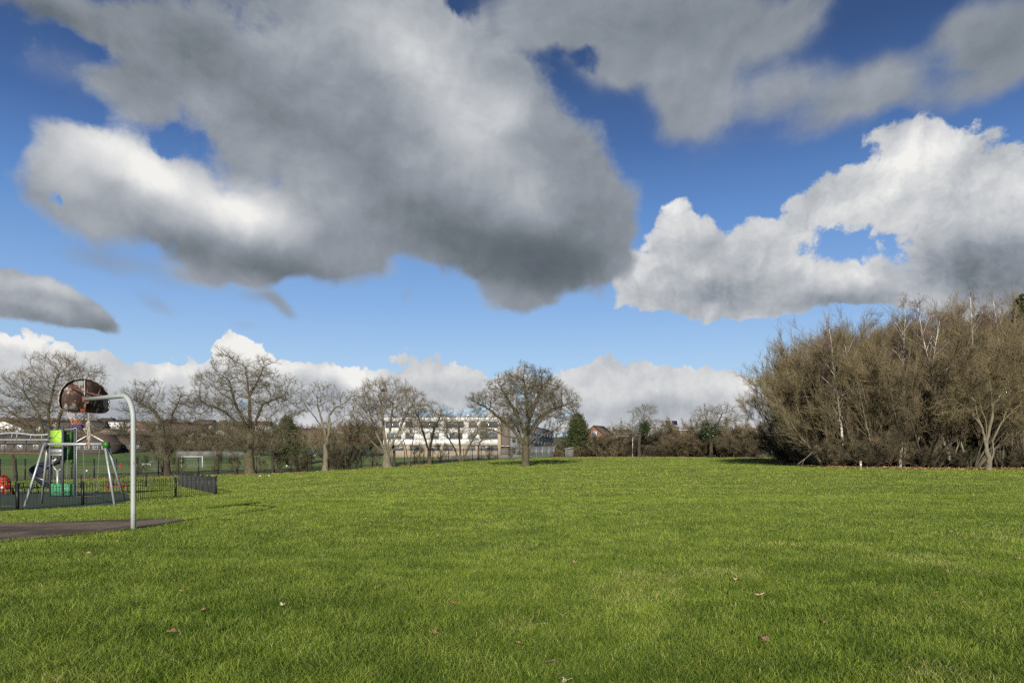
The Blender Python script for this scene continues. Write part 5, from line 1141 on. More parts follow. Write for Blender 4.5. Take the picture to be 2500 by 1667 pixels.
# ---------------------------------------------------------------- school pitch: goals, cones, people
def goal(label, px0, px1, ytop, ybot, d, m, group, net=True, skew=0.0):
    x0, x1 = (px0-CX)/F*d, (px1-CX)/F*d; z0 = G((x0+x1)/2, d); H = (ybot-ytop)*d/F; W = x1-x0; root = thing('football_goal', label, 'goal', ((x0+x1)/2, d, z0), skew, group=group)
    r = .06
    for s_ in (-1, 1): obj('goal_post', Acc().cyl((s_*W/2, 0, -.05), (s_*W/2, 0, H), r, 8).mesh('goal_post', m), root)
    obj('crossbar', Acc().cyl((-W/2-r, 0, H), (W/2+r, 0, H), r, 8).mesh('crossbar', m), root)
    if net:
        D = H*.8; P0, P1 = [], []
        for t in np.linspace(-1, 1, 22): P0 += [(t*W/2, 0, H), (t*W/2, D*.35, H)]; P1 += [(t*W/2, D*.35, H), (t*W/2, D, 0)]
        for t in np.linspace(0, 1, 12):
            q = np.array((0, D*.35+D*.65*t, H*(1-t))); P0.append(q+(-W/2, 0, 0)); P1.append(q+(W/2, 0, 0))
            for s_ in (-1, 1): P0.append(q+(s_*W/2, 0, 0)); P1.append((s_*W/2, 0, H*(1-t)))
        obj('net', Acc().prisms(P0, P1, .006, .006).mesh('net', M['sky_cloth']), root)
GG = 'football goals on the school pitch'
goal('white football goal with a net beyond the fence, left of the tallest oak', 443, 494, 1113, 1141, 138, M['white_paint'], GG)
goal('small grey football goal behind the basketball pole', 333, 387, 1133, 1160, 110, M['galv'], GG)
goal('tiny white five-a-side goal far back on the pitch', 347, 367, 1126, 1132, 152, M['white_paint'], GG, False)
for i, (px, lab) in enumerate(((295, 'left'), (333, 'right'))):
    d = 150; o = obj('traffic_cone', Acc().tube([(0, 0, 0), (0, 0, .08), (0, 0, .081), (0, 0, .9)], [.30, .30, .2, .05], 10).mesh('traffic_cone', M['red']), loc=P(px, d)); tag(o, 'red cone on the pitch, '+('seen between swing chain and pole' if i == 0 else 'seen just right of the basketball pole'), 'cone', 'red cones on the pitch')
for i, (px, d, lab) in enumerate(((700, 131, 'small white ball on the pitch beyond the fence right of the tallest oak'), (212, 118, 'white ball on the pitch behind the swings'))):
    o = obj('football', Acc().sphere((0, 0, .13), .16, 12, 8).mesh('football', M['white_paint'], smooth=True), loc=P(px, d)); tag(o, lab, 'ball', 'balls on the school pitch')
def person(label, px, d, top, leg, pose=0, rz=0.0):
    rng = random.Random(px); o = thing('person', label, 'person', P(px, d), rz)
    sw = .22*(1 if pose else .4)
    def body():
        me = bpy.data.meshes.new('body'); J = {'pel': (0, 0, .95), 'sp': (0, .02, 1.15), 'ch': (0, .03, 1.38), 'nk': (0, .02, 1.50), 'hd': (0, -.01, 1.62), 'ht': (0, 0, 1.74),
             'kL': (-.11, -sw*.6, .50), 'fL': (-.12, -sw*.3, .06), 'tL': (-.12, -sw*.3-.14, .03), 'kR': (.11, sw*.3, .50), 'fR': (.12, sw*1.2, .08), 'tR': (.12, sw*1.2-.13, .03),
             'sL': (-.19, .02, 1.40), 'eL': (-.25, sw*.5, 1.14), 'hL': (-.24, -sw*.3-.06, .92), 'sR': (.19, .02, 1.40), 'eR': (.25, -sw*.4, 1.14), 'hR': (.24, -sw-.08, .96)}
        ed = [('pel', 'sp'), ('sp', 'ch'), ('ch', 'nk'), ('nk', 'hd'), ('hd', 'ht'), ('pel', 'kL'), ('kL', 'fL'), ('fL', 'tL'), ('pel', 'kR'), ('kR', 'fR'), ('fR', 'tR'), ('ch', 'sL'), ('sL', 'eL'), ('eL', 'hL'), ('ch', 'sR'), ('sR', 'eR'), ('eR', 'hR')]
        rad = {'pel': .15, 'sp': .14, 'ch': .16, 'nk': .06, 'hd': .095, 'ht': .07, 'kL': .075, 'fL': .045, 'tL': .035, 'kR': .075, 'fR': .045, 'tR': .035, 'sL': .065, 'eL': .045, 'hL': .035, 'sR': .065, 'eR': .045, 'hR': .035}
        ks = list(J); me.from_pydata([J[k] for k in ks], [(ks.index(a), ks.index(b)) for a, b in ed], []); b = obj('body', me, o); m = b.modifiers.new('skin', 'SKIN')
        for k, v in zip(ks, me.skin_vertices[0].data): v.radius = (rad[k], rad[k]); v.use_root = (k == 'pel')
        s_ = b.modifiers.new('sub', 'SUBSURF'); s_.levels = s_.render_levels = 1
        dg = bpy.context.evaluated_depsgraph_get(); m2 = bpy.data.meshes.new_from_object(b.evaluated_get(dg)); b.modifiers.clear(); b.data = m2; m2.materials.clear()
        for mm in (M['skin'], top, leg): m2.materials.append(mm)
        for p in m2.polygons: z = p.center.z; p.material_index = 0 if z > 1.49 or (abs(p.center.x) > .2 and z < .98) else (1 if z > .93 else 2)
        return b
    b = body(); h = Acc().sphere((0, .02, 1.70), .105, 10, 6, (1, 1.05, .75)); obj('hair', h.mesh('hair', M['bark_dark']), b)
    return o
if not bpy.data.meshes.get('skinprobe'):
    def _mk_skin(me): pass
_orig = person
person('person in navy top and white shorts running on the far pitch', 707, 158, M['navy'], M['sky_cloth'], 1, .6)
person('person in dark clothes on the pitch left of the running navy figure', 632, 160, M['frame_dark'], M['frame_dark'], 1, -.5)
person('person in pale top standing by the green mesh court fence', 767, 162, M['sky_cloth'], M['navy'], 0, .2)
# two magpie-like birds on the grass
def bird(label, px, py, d, rz):
    s = .8; o = thing('magpie', label, 'bird', P(px, d), rz, 'black and white birds on the grass')
    b = obj('body', Acc().tube([(-.20*s, 0, .13*s), (-.12*s, 0, .14*s), (0, 0, .16*s), (.10*s, 0, .20*s), (.15*s, 0, .26*s), (.19*s, 0, .27*s), (.25*s, 0, .262*s)], [.02*s, .05*s, .075*s, .065*s, .045*s, .035*s, .006*s], 10).mesh('body', M['white_paint'], smooth=True), o)
    obj('wing', Acc().sphere((-.05*s, 0, .175*s), .085*s, 10, 6, (1.5, .95, .55)).mesh('wing', M['frame_dark'], smooth=True), b)
    obj('hood', Acc().sphere((.15*s, 0, .262*s), .05*s, 10, 6).mesh('hood', M['frame_dark'], smooth=True), b)
    obj('tail', Acc().beam((-.14*s, 0, .15*s), (-.44*s, 0, .14*s), .045*s, .012*s).mesh('tail', M['frame_dark']), o)
    for y in (-.03, .03): obj('leg', Acc().cyl((0, y*s, 0), (-.01, y*s, .12*s), .006, 5).cyl((0, y*s, .004), (.05, y*s, .004), .005, 4).mesh('leg', M['frame_dark']), o)
bird('left of two small black and white birds on the grass below the tallest oak', 634, 1163, 80, .3)
bird('right of two small black and white birds, nearer the slim dark tree', 657, 1162, 80, 2.6)

# ---------------------------------------------------------------- the school
def school():
    d = 180; X = lambda px, dd=d: (px-CX)/F*dd; Zp = lambda py, dd=d: CAM_Z+(HY-py)*dd/F
    root = thing('school_building', 'long white three-storey school with dark window bands above a buff brick ground floor', 'school', (X(936), d, G(X(1080), d))); B = np.array(root.location)
    gz = B[2]-.4-B[2]; x0, x1 = 0, X(1222)-B[0]; zt, zm = Zp(1018)-B[2], Zp(1085)-B[2]; dep = 16
    rows = [(1029, 1044), (1057, 1072)]; cols = [[(941, 974), (991, 1006), (1025, 1070), (1088, 1132), (1145, 1163), (1173, 1215)], [(944, 980), (990, 1010), (1050, 1071), (1098, 1129), (1143, 1158), (1172, 1215)]]
    gcols = [(962, 985), (1000, 1022), (1052, 1072), (1082, 1105), (1140, 1160), (1173, 1215)]
    def facade(zlo, zhi, openings, m, name, y=0.0):
        """wall with real openings: strips of wall between the window holes"""
        a = Acc(); zs = sorted({zlo, zhi}|{z for o_ in openings for z in o_[2:]})
        for za, zb in zip(zs[:-1], zs[1:]):
            cuts = sorted([(o_[0], o_[1]) for o_ in openings if o_[2] <= za+1e-6 and o_[3] >= zb-1e-6]); x = x0
            for ca, cb in cuts+[(x1, x1)]:
                if ca-x > .01: a.box(((x+ca)/2, y+.2, (za+zb)/2), (ca-x, .4, zb-za))
                x = cb
        return obj(name, a.mesh(name, m), root)
    up = [(X(a_)-B[0], X(b_)-B[0], Zp(yb)-B[2], Zp(ya)-B[2]) for (ya, yb), cs in zip(rows, cols) for a_, b_ in cs]
    gr = [(X(a_)-B[0], X(b_)-B[0], Zp(1100)-B[2], Zp(1088)-B[2]) for a_, b_ in gcols]
    facade(zm, zt, up, M['render'], 'upper_wall', 0); facade(gz, zm, gr, M['buff'], 'ground_wall', .15)
    obj('interior_block', Acc().box(((x0+x1)/2, dep/2+.7, (gz+zt)/2-.1), (x1-x0-.1, dep-1.0, zt-gz-.3)).mesh('interior_block', M['grey_clad']), root)
    obj('roof', Acc().box(((x0+x1)/2, dep/2+.2, zt+.06), (x1-x0+.3, dep+.5, .12)).mesh('roof', M['roof_grey']), root)
    obj('parapet_rail', Acc().beam((x0, .5, zt+.9), (x1, .5, zt+.9), .04, .04).beam((x0, .5, zt+.5), (x1, .5, zt+.5), .03, .03).mesh('parapet_rail', M['galv']), root)
    rnd = random.Random(2)
    for (a_, b_, z0, z1), yy in [(u, .28) for u in up]+[(g_, .43) for g_ in gr]:
        fr = Acc(); w = b_-a_; n = max(2, int(round(w/1.25))); cx = (a_+b_)/2
        for i in range(n+1): x = a_+w*i/n; x = min(max(x, a_+.04), b_-.04); fr.box((x, yy, (z0+z1)/2), (.08, .08, z1-z0))
        for z in (z0+.04, z1-.04, z0+(z1-z0)*.35): fr.box((cx, yy+.003, z), (w-.01, .07, .07))
        f = obj('window', fr.mesh('window', M['frame_dark']), root)
        obj('pane', Acc().box((cx, yy+.05, (z0+z1)/2), (w-.02, .02, z1-z0-.02)).mesh('pane', M['glass']), f)
        if rnd.random() < .8:
            k = rnd.randrange(n); obj('blind', Acc().box((a_+w*(k+.5)/n, yy+.02, z1-(z1-z0)*.22), (w/n*.86, .015, (z1-z0)*.4)).mesh('blind', M['blind']), f)
    for fx, w_, h_ in ((.22, 2.4, 1.1), (.46, 3.4, .9), (.71, 1.8, 1.3)): obj('roof_unit', Acc().box((x0+(x1-x0)*fx, 7, zt+.13+h_/2), (w_, 2.2, h_)).mesh('roof_unit', M['galv']), root)
    for fx in (.065, .305, .52, .745): obj('downpipe', Acc().cyl((x0+(x1-x0)*fx, -.06, gz+.3), (x0+(x1-x0)*fx, -.06, zt-.1), .07, 6).mesh('downpipe', M['galv']), root)
    # brick stair tower at the right end, and the long wing running back from it
    tx0, tx1 = X(1222)-B[0]+.02, X(1246)-B[0]; obj('stair_tower', Acc().box(((tx0+tx1)/2, 5, (gz+zt)/2+.1), (tx1-tx0, 9.4, zt-gz+.2)).mesh('stair_tower', M['brown_brick']), root)
    obj('corner_pier', Acc().box((X(1219)-B[0], .0, (gz+Zp(1035)-B[2])/2), (.9, .5, Zp(1035)-B[2]-gz)).mesh('corner_pier', M['buff']), root)
    p0 = np.array((X(1246)-B[0]+.1, 1.2)); q = P(1352, 268); p1 = np.array((q.x-B[0], q.y-B[1])); e = p1-p0; L = np.linalg.norm(e); e /= L; an = math.atan2(e[1], e[0]); n = np.array((-e[1], e[0]))
    zw = zt-.6; c = (p0+p1)/2+n*4.6
    obj('wing_wall', Acc().box((c[0], c[1], (gz+zw)/2), (L, 9, zw-gz), an).mesh('wing_wall', M['grey_clad']), root)
    obj('wing_roof', Acc().box((c[0], c[1], zw+.08), (L+.4, 9.4, .14), an).mesh('wing_roof', M['roof_grey']), root)
    for zz, hh in ((zw-2.2, 1.5), (zw-5.2, 1.5), (1.8, 1.7)):
        m = 12
        for i in range(m):
            s_ = L*(i+.5)/m; cc = p0+e*s_-n*.12; a_ = Acc().box((cc[0], cc[1]-.0, zz), (L/m*.62, .10, hh), an); w = obj('window', a_.mesh('window', M['frame_dark']), root)
            cc = cc-n*.07; obj('pane', Acc().box((cc[0]-L/m*.0, cc[1], zz), (L/m*.54, .04, hh-.25), an).mesh('pane', M['glass']), w)
    for px in (1228, 1240): obj('entrance_canopy', Acc().box((X(px)-B[0], -.35, 2.9), (1.1, .5, .10)).mesh('entrance_canopy', M['white_paint']), root)
school()
def low_wall():
    a = Acc(); pts = path_points([(1075, 152), (1160, 153), (1285, 154)], 3); rt = thing('school_railings', 'low dark wall with pale railings in front of the school', 'railings', (pts[0][0], pts[0][1], G(*pts[0]))); B = np.array(rt.location); r = Acc()
    for (x0, y0), (x1, y1) in zip(pts[:-1], pts[1:]):
        A = np.array((x0, y0, G(x0, y0)))-B; C = np.array((x1, y1, G(x1, y1)))-B; a.beam(A+(0, 0, .25), C+(0, 0, .25), .25, .9)
        for h in (1.1, 1.45, 1.75): r.beam(A+(0, 0, h), C+(0, 0, h), .035, .035)
        for t in np.linspace(0, 1, 4)[:-1]: r.beam(A+(C-A)*t+(0, 0, .6), A+(C-A)*t+(0, 0, 1.8), .04, .04)
    obj('wall', a.mesh('wall', M['concrete']), rt); obj('railing', r.mesh('railing', M['galv']), rt)
low_wall()
def yard_wall():
    a = Acc(); pts = path_points([(430, 186), (520, 186), (600, 184)], 3); rt = thing('boundary_wall', 'long grey concrete fence at the back of the pitch beside the green mesh court', 'wall', (pts[0][0], pts[0][1], G(*pts[0]))); B = np.array(rt.location)
    for (x0, y0), (x1, y1) in zip(pts[:-1], pts[1:]):
        A = np.array((x0, y0, G(x0, y0)))-B; C = np.array((x1, y1, G(x1, y1)))-B; obj('wall_panel', Acc().beam(A+(0, 0, .8), C+(0, 0, .8), .08, 1.75).mesh('wall_panel', M['concrete']), rt); obj('post', Acc().box(A+(0, 0, .85), (.16, .16, 1.9)).mesh('post', M['concrete']), rt)
yard_wall()
def court():
    rt = thing('court_fence', 'dark green steel mesh fence of the ball court at the back of the pitch', 'fence', P(553, 176)); B = np.array(rt.location)
    for (pa, pb, dd) in ((553, 610, 176), (655, 900, 182)):
        A = np.array(P(pa, dd))-B; C = np.array(P(pb, dd))-B; n = int(np.linalg.norm(C-A)/2.6)
        for i in range(n+1): q = A+(C-A)*i/n; obj('post', Acc().box(q+(0, 0, 1.5), (.08, .08, 3.1)).mesh('post', M['green_mesh']), rt)
        P0 = []; P1 = []
        for h in np.linspace(.1, 3, 9): P0.append(A+(0, 0, h)); P1.append(C+(0, 0, h))
        for t in np.linspace(0, 1, n*10): q = A+(C-A)*t; P0.append(q+(0, 0, .1)); P1.append(q+(0, 0, 3))
        obj('wire_mesh', Acc().prisms(P0, P1, .018, .018).mesh('wire_mesh', M['green_mesh']), rt)
court()

# ---------------------------------------------------------------- houses
def house(name, label, cat, px, d, wid, wall_h, ridge_h, dep, rz=0.0, wall='red_brick', roof='roof_brown', gable_front=False, windows=2, chimney=True, barge=None, group=None, py=None):
    loc = P(px, d) if py is None else P(px, d, py); o = thing(name, label, cat, loc, rz, group)
    w, q = wid/2, dep/2
    if gable_front:
        a = Acc().box((0, 0, wall_h/2-.75), (wid, dep, wall_h+1.5)); a.poly([(-w, -q+.0, wall_h), (w, -q, wall_h), (0, -q, ridge_h)], (0, dep, 0)); obj('wall', a.mesh('wall', M[wall]), o)
        r = Acc(); ov = .5
        for s_ in (-1, 1):
            t = np.array([(s_*(w+ov), -q-ov, wall_h-ov*(ridge_h-wall_h)/w), (s_*(w+ov), q+ov, wall_h-ov*(ridge_h-wall_h)/w), (0, q+ov, ridge_h), (0, -q-ov, ridge_h)]); r.poly(t+np.array((0, 0, .02)), (0, 0, .18))
        ro = obj('roof', r.mesh('roof', M[roof]), o)
        if barge:
            bb = Acc()
            for s_ in (-1, 1): bb.beam((s_*(w+ov), -q-ov-.03, wall_h-ov*(ridge_h-wall_h)/w+.05), (0, -q-ov-.03, ridge_h+.08), .05, .28)
            obj('bargeboard', bb.mesh('bargeboard', M['white_paint']), ro)
    else:
        a = Acc().box((0, 0, wall_h/2-.75), (wid, dep, wall_h+1.5)); a.poly([(-w, -q, wall_h), (-w, q, wall_h), (-w, 0, ridge_h)], (wid, 0, 0)); obj('wall', a.mesh('wall', M[wall]), o)
        r = Acc(); ov = .4; k = (ridge_h-wall_h)/q
        for s_ in (-1, 1):
            t = np.array([(-w-ov, s_*(q+ov), wall_h-ov*k), (w+ov, s_*(q+ov), wall_h-ov*k), (w+ov, 0, ridge_h), (-w-ov, 0, ridge_h)]); r.poly(t+np.array((0, 0, .02)), (0, 0, .18))
        ro = obj('roof', r.mesh('roof', M[roof]), o)
    if chimney: obj('chimney', Acc().box((w*.55, .2, ridge_h+.35), (.7, .6, 1.5)).box((w*.55, .2, ridge_h+1.14), (.8, .7, .1)).mesh('chimney', M['red_brick']), ro)
    nrow = 2 if wall_h > 4 else 1
    for rr in range(nrow):
        for i in range(windows):
            x = -w+wid*(i+.5)/windows; z = 1.5+rr*2.6; f = obj('window', Acc().box((x, -q-.02, z), (min(1.5, wid/windows*.55), .10, 1.2)).mesh('window', M['white_paint']), o)
            obj('pane', Acc().box((x, -q-.065, z), (min(1.3, wid/windows*.46), .03, .98)).mesh('pane', M['glass']), f)
    return o
house('clubhouse', 'low dark-roofed clubhouse gable with white bargeboards behind the swings', 'clubhouse', 254, 205, 9.6, 2.4, 5.2, 16, .12, 'dark_boards', 'roof_brown', True, 4, False, True)
house('long_hall', 'brown-roofed brick hall joined to the right of the clubhouse gable', 'hall', 312, 213, 13, 2.3, 4.9, 11, .05, 'dark_boards', 'roof_brown', False, 5, False)
house('long_hall', 'low hall with grey roof behind the playground tower', 'hall', 40, 208, 34, 2.6, 5.2, 10, -.03, 'dark_boards', 'roof_grey', False, 7, False)
house('brick_house', 'red brick house gable with brown roof right of the broad evergreen', 'house', 1462, 190, 5.2, 4.2, 6.2, 6, -.55, 'red_brick', 'roof_brown', True, 1, False, py=1095)
def small_buildings():
    d = 147; rt = thing('garden_shed', 'small pale flat-roofed shed at the left end of the far hedge', 'shed', P(1389, d)); s = d/F
    obj('wall', Acc().box((0, 0, .8), (1.8, 2.4, 1.9)).mesh('wall', M['concrete']), rt); a = Acc().poly([(-1.05, -1.35, 1.76), (1.05, -1.35, 2.1), (1.05, 1.35, 2.1), (-1.05, 1.35, 1.76)], (0, 0, .12)); obj('roof', a.mesh('roof', M['galv']), rt)
    for x in (-.45, .45): obj('window', Acc().box((x, -1.21, 1.15), (.5, .04, .3)).mesh('window', M['glass']), rt)
    d = 150; rt = thing('club_sign', 'low white panel with a lime green left end behind the hedge tree', 'sign', P(1577, d, 1094)); b = np.array(rt.location); s = d/F
    obj('board', Acc().box((9*s*.9, 0, .35), (24*s, .12, .62)).mesh('board', M['white_paint']), rt); obj('green_end', Acc().box((-12*s*.9, -.01, .30), (11*s, .12, .50)).mesh('green_end', M['lime_sign']), rt)
    for x in (-15, -5, 8, 19): obj('post', Acc().box((x*s, .1, -1.0), (.08, .08, 2.2)).mesh('post', M['galv']), rt)
    rt = thing('flagpole', 'thin white flagpole left of the ivied hedge tree', 'pole', P(1544.5, 146)); h = 26*146/F+1.9; obj('pole', Acc().tube([(0, 0, 0), (0, 0, h)], [.07, .05], 8).mesh('pole', M['white_paint']), rt); obj('finial', Acc().sphere((0, 0, h), .09, 8, 6).mesh('finial', M['white_paint']), rt)
    d = 215; rt = thing('modern_block', 'grey building with dark solar panels rising above the far hedge', 'building', P(1641, d, 1057)); s = d/F
    obj('wall', Acc().box((0, 4, 0), (31*s, 8, 3.4)).mesh('wall', M['grey_clad']), rt); r = obj('roof', Acc().poly([(-17*s, -.4, 1.7), (17*s, -.4, 1.7), (17*s, 8, 2.8), (-17*s, 8, 2.8)], (0, 0, .15)).mesh('roof', M['roof_grey']), rt)
    for x in (-8, 8): obj('solar_panel', Acc().poly([((x-7)*s, 0, 2.5), ((x+6)*s, 0, 2.5), ((x+6)*s, 1.5, 3.9), ((x-7)*s, 1.5, 3.9)], (0, .0, .08)).mesh('solar_panel', M['solar']), rt)
    for x in (-9, 0, 9): w = obj('window', Acc().box((x*s, -.04, .3), (6.5*s, .1, 1.5)).mesh('window', M['frame_dark']), rt); obj('pane', Acc().box((x*s, -.10, .3), (5.7*s, .04, 1.3)).mesh('pane', M['glass']), w)
    d = 205; rt = thing('low_hall', 'low hall with a long white roof edge above the far hedge', 'building', P(1678, d, 1056)); s = d/F
    obj('wall', Acc().box((0, 4, -.7), (38*s, 8, 2.6)).mesh('wall', M['grey_clad']), rt); obj('roof', Acc().box((0, 3.7, .78), (42*s, 8.6, .28)).mesh('roof', M['white_paint']), rt)
small_buildings()
def hillside():
    rnd = random.Random(4); walls = ['render', 'red_brick', 'brown_brick', 'brown_brick']; roofs = ['roof_brown', 'roof_red', 'roof_grey', 'roof_brown']
    spots = [(22, 560), (75, 600), (128, 540), (185, 590), (232, 520), (262, 610), (300, 560), (345, 600), (418, 560), (455, 620), (500, 570), (545, 640), (585, 560), (640, 600), (720, 560), (760, 560), (868, 600), (895, 520), (28, 330), (90, 360), (205, 340), (270, 300), (345, 330), (430, 350), (480, 310), (545, 340), (770, 300), (1010, 560), (1520, 420), (1705, 430), (1660, 470)]
    marks = ['above the overhead ladder', 'left of the tower posts', 'behind the lime panel', 'under the backboard', 'under the backboard net', 'behind the frayed rope', 'left of the pole bend', 'right of the pole bend', 'over the stubby oak', 'right of the stubby oak', 'before the tallest oak', 'under the tallest oak', 'behind the tallest oak trunk', 'between tallest oak and evergreen', 'between evergreen and lopped oak', 'left of the lopped oak', 'right of the lopped oak', 'left of the fan-shaped tree']
    for i, (px, d) in enumerate(spots):
        two = rnd.random() < .6; semi = rnd.random() < .5; w = rnd.uniform(8, 11) if not semi else rnd.uniform(13, 22); k = rnd.randrange(4)
        m = marks[i] if i < len(marks) else ('' if d > 310 else 'low down')
        lab = '%s %s with %s roof far off %s' % ({'render': 'white-rendered', 'red_brick': 'red brick', 'buff': 'buff brick', 'brown_brick': 'brown brick'}[walls[k]], 'terrace' if semi else 'house', {'roof_brown': 'brown', 'roof_red': 'reddish', 'roof_grey': 'slate'}[roofs[(k+i) % 4]], m)
        if i >= len(marks): lab = '%s, column %s' % (lab, ('by the leaning tree', 'behind the slide', 'by the backboard', 'above the clubhouse', 'behind the pole', 'right of the stubby oak', 'by the tallest oak', 'past the tallest oak', 'beside the lopped oak', 'behind the school roof', 'behind the far hedge', 'beyond the white roof edge', 'beyond the solar roof')[i-len(marks)])
            
        lab = lab.replace(', column', '').replace('  ', ' ') 
        house('hillside_house', lab, 'house', px, d, w, 5.0 if two else 2.7, 8.2 if two else 5.4, 8, rnd.uniform(-.35, .35), walls[k], roofs[(k+i) % 4], rnd.random() < .25, 3 if not semi else 6, True, None, 'houses on the far hillside')
hillside()
def distant_wood():
    """hundreds of small bare crowns on the slope behind the pitch and along the skyline, one mass"""
    rng = np.random.default_rng(77); n = 3400
    px = rng.uniform(-500, 3000, n); d = np.where(rng.random(n) < .45, rng.uniform(222, 330, n), rng.uniform(330, 760, n)); x = (px-CX)/F*d; z = Gv(x, d)
    keep = ~((px > 900) & (px < 1370) & (d < 300)); keep &= ~((px > 200) & (px < 345) & (d < 236))
    px, d, x, z = px[keep], d[keep], x[keep], z[keep]; n = len(px); H = rng.uniform(4.5, 10, n)*np.where(d > 330, 1.15, .8); S = np.stack([x, d, z-.3], -1)
    a = Acc(); P0, R0 = spawn(rng, S, np.repeat([[0, 0, 1.0]], n, 0), H*.6, 3, .14, .5, .08); add_poly(a, P0, R0)
    S1, D1, r1, t1 = side(rng, P0, R0, 8, .2, 1, 48, .25); P1, R1 = spawn(rng, S1, D1, np.repeat(H, 8)*.42*rng.uniform(.6, 1.1, len(S1)), 3, .07, .4, .15, .2); add_poly(a, P1, R1)
    S2, D2, r2, t2 = side(rng, P1, R1, 7, .1, 1, 45, .1); P2, R2 = spawn(rng, S2, D2, np.repeat(np.repeat(H, 8), 7)*.17*rng.uniform(.6, 1.2, len(S2)), 2, .045, .6, .2, .1); add_poly(a, P2, R2)
    o = obj('distant_woodland', a.mesh('distant_woodland', M['far_twig']), ); tag(o, 'mass of small bare brown trees over the far hillside', 'woodland', kind='stuff')
    # dark conifer clumps among them, one stuff object as well
    m = 26; px = rng.uniform(-100, 900, m); d = rng.uniform(300, 620, m); C = np.stack([(px-CX)/F*d, d, Gv((px-CX)/F*d, d)+3], -1); C = np.repeat(C, 30, 0)+rng.normal(0, 1, (m*30, 3))*np.array((1.6, 1.6, 2.2)); V, Q, t = leaves_cloud(rng, C, 5, .5, .5)
    o = obj('distant_evergreens', Acc().add(V, Q).mesh('distant_evergreens', M['fir'], attr=t)); tag(o, 'dark evergreen clumps dotted over the far hillside', 'woodland', kind='stuff')
distant_wood()
house('apartment_block', 'long pale block with flat lines of windows on the skyline behind the stubby oak', 'building', 440, 470, 42, 5.0, 6.4, 9, .06, 'render', 'roof_grey', False, 12, False)
house('apartment_block', 'long pale terrace under the backboard on the skyline', 'building', 225, 500, 58, 5.6, 7.0, 9, -.04, 'render', 'roof_grey', False, 16, False)

# ---------------------------------------------------------------- shrubs along the fence, litter, leaves, posts
def fence_shrubs():
    rnd = random.Random(6)
    for i, (px, H, lab) in enumerate(((352, 2.6, 'behind the basketball pole'), (441, 2.4, 'right of the stubby oak'), (523, 2.8, 'left of the tallest oak, nearer'), (572, 2.3, 'just left of the tallest oak trunk'), (640, 1.8, 'just right of the tallest oak trunk'), (686, 2.9, 'right of the slim dark tree'), (735, 2.8, 'between evergreen and lopped oak'), (755, 2.4, 'left of the lopped oak trunk'), (820, 3.6, 'right of the lopped oak, dense brown'), (845, 3.2, 'dense brown, second right of the lopped oak'), (882, 3.2, 'left of the dense fan-shaped tree'), (915, 2.4, 'at the left foot of the fan-shaped tree'), (1020, 3.0, 'before the school entrance'), (1085, 3.2, 'between the round-headed and the low spreading tree'), (1195, 2.4, 'left of the field oak trunk'), (1240, 2.2, 'behind the field oak, left side'))):
        y = float(np.interp(px, [p for p, _ in FENCE], [d for _, d in FENCE])); plant('scrub' if px in (820, 845, 735) else 'sapling', 'fence_shrub', 'bare shrub at the boundary fence, '+lab, 'bush', px, y-.7, H=H*1.25, seed=800+i, group='bare shrubs along the boundary fence', wide=.62 if px in (820, 845, 735) else 1.1)
fence_shrubs()
def court_trees():
    rnd = random.Random(15); marks = ['behind the stubby oak', 'right of the stubby oak', 'left of the goal net', 'above the goal', 'left of the tallest oak', 'at the tallest oak trunk', 'behind the green court fence', 'over the slim dark tree', 'left of the evergreen', 'right of the evergreen', 'left of the lopped oak', 'at the lopped oak trunk', 'right of the lopped oak', 'over the dense brown shrubs', 'left of the fan-shaped tree', 'at the left corner of the school', 'behind the overhead ladder', 'behind the black slide', 'behind the clubhouse roof', 'behind the basketball pole']
    xs = [395, 428, 462, 497, 532, 566, 602, 638, 668, 742, 770, 800, 828, 857, 886, 912, 20, 92, 215, 345]; tp = [1048, 1040, 1052, 1045, 1040, 1050, 1042, 1050, 1045, 1035, 1040, 1030, 1022, 1018, 1012, 1018, 1050, 1046, 1050, 1052]
    for i, (px, t_, mk) in enumerate(zip(xs, tp, marks)):
        d = 192+rnd.uniform(0, 10) if px > 380 else 232+rnd.uniform(0, 12); plant(rnd.choice(('tallA', 'fanB', 'fanB', 'tallB')), 'bare_tree', 'distant bare brown tree beyond the pitch, '+mk, 'tree', px, d, top=t_, seed=900+i, group='bare trees beyond the school pitch', wide=1.25)
court_trees()
def dead_leaves():
    rng = np.random.default_rng(5); pts = []
    def along(path, n, w0, w1):
        p = np.array([((a-CX)/F*d, d) for a, d in path]); seg = np.concatenate([[0], np.cumsum(np.linalg.norm(np.diff(p, axis=0), axis=1))]); t = rng.uniform(0, seg[-1], n)
        return np.stack([np.interp(t, seg, p[:, 0]), np.interp(t, seg, p[:, 1])+rng.uniform(w0, w1, n)], -1)
    q = np.concatenate([along(FENCE[3:9], 2600, -1.6, .8), along(HEDGE, 3600, -1.6, 2.5), along(WOODL, 5200, -.9, 5)]); n = len(q); C = np.stack([q[:, 0], q[:, 1], Gv(q[:, 0], q[:, 1])+.05], -1)
    V, Q, t = leaves_cloud(rng, C, 1, .02, .10); o = obj('leaf_litter', Acc().add(V, Q).mesh('leaf_litter', M['dead_leaf'], attr=t)); tag(o, 'brown fallen leaves lying along the tree line, hedge and wood edge', 'leaf litter', kind='stuff')
dead_leaves()
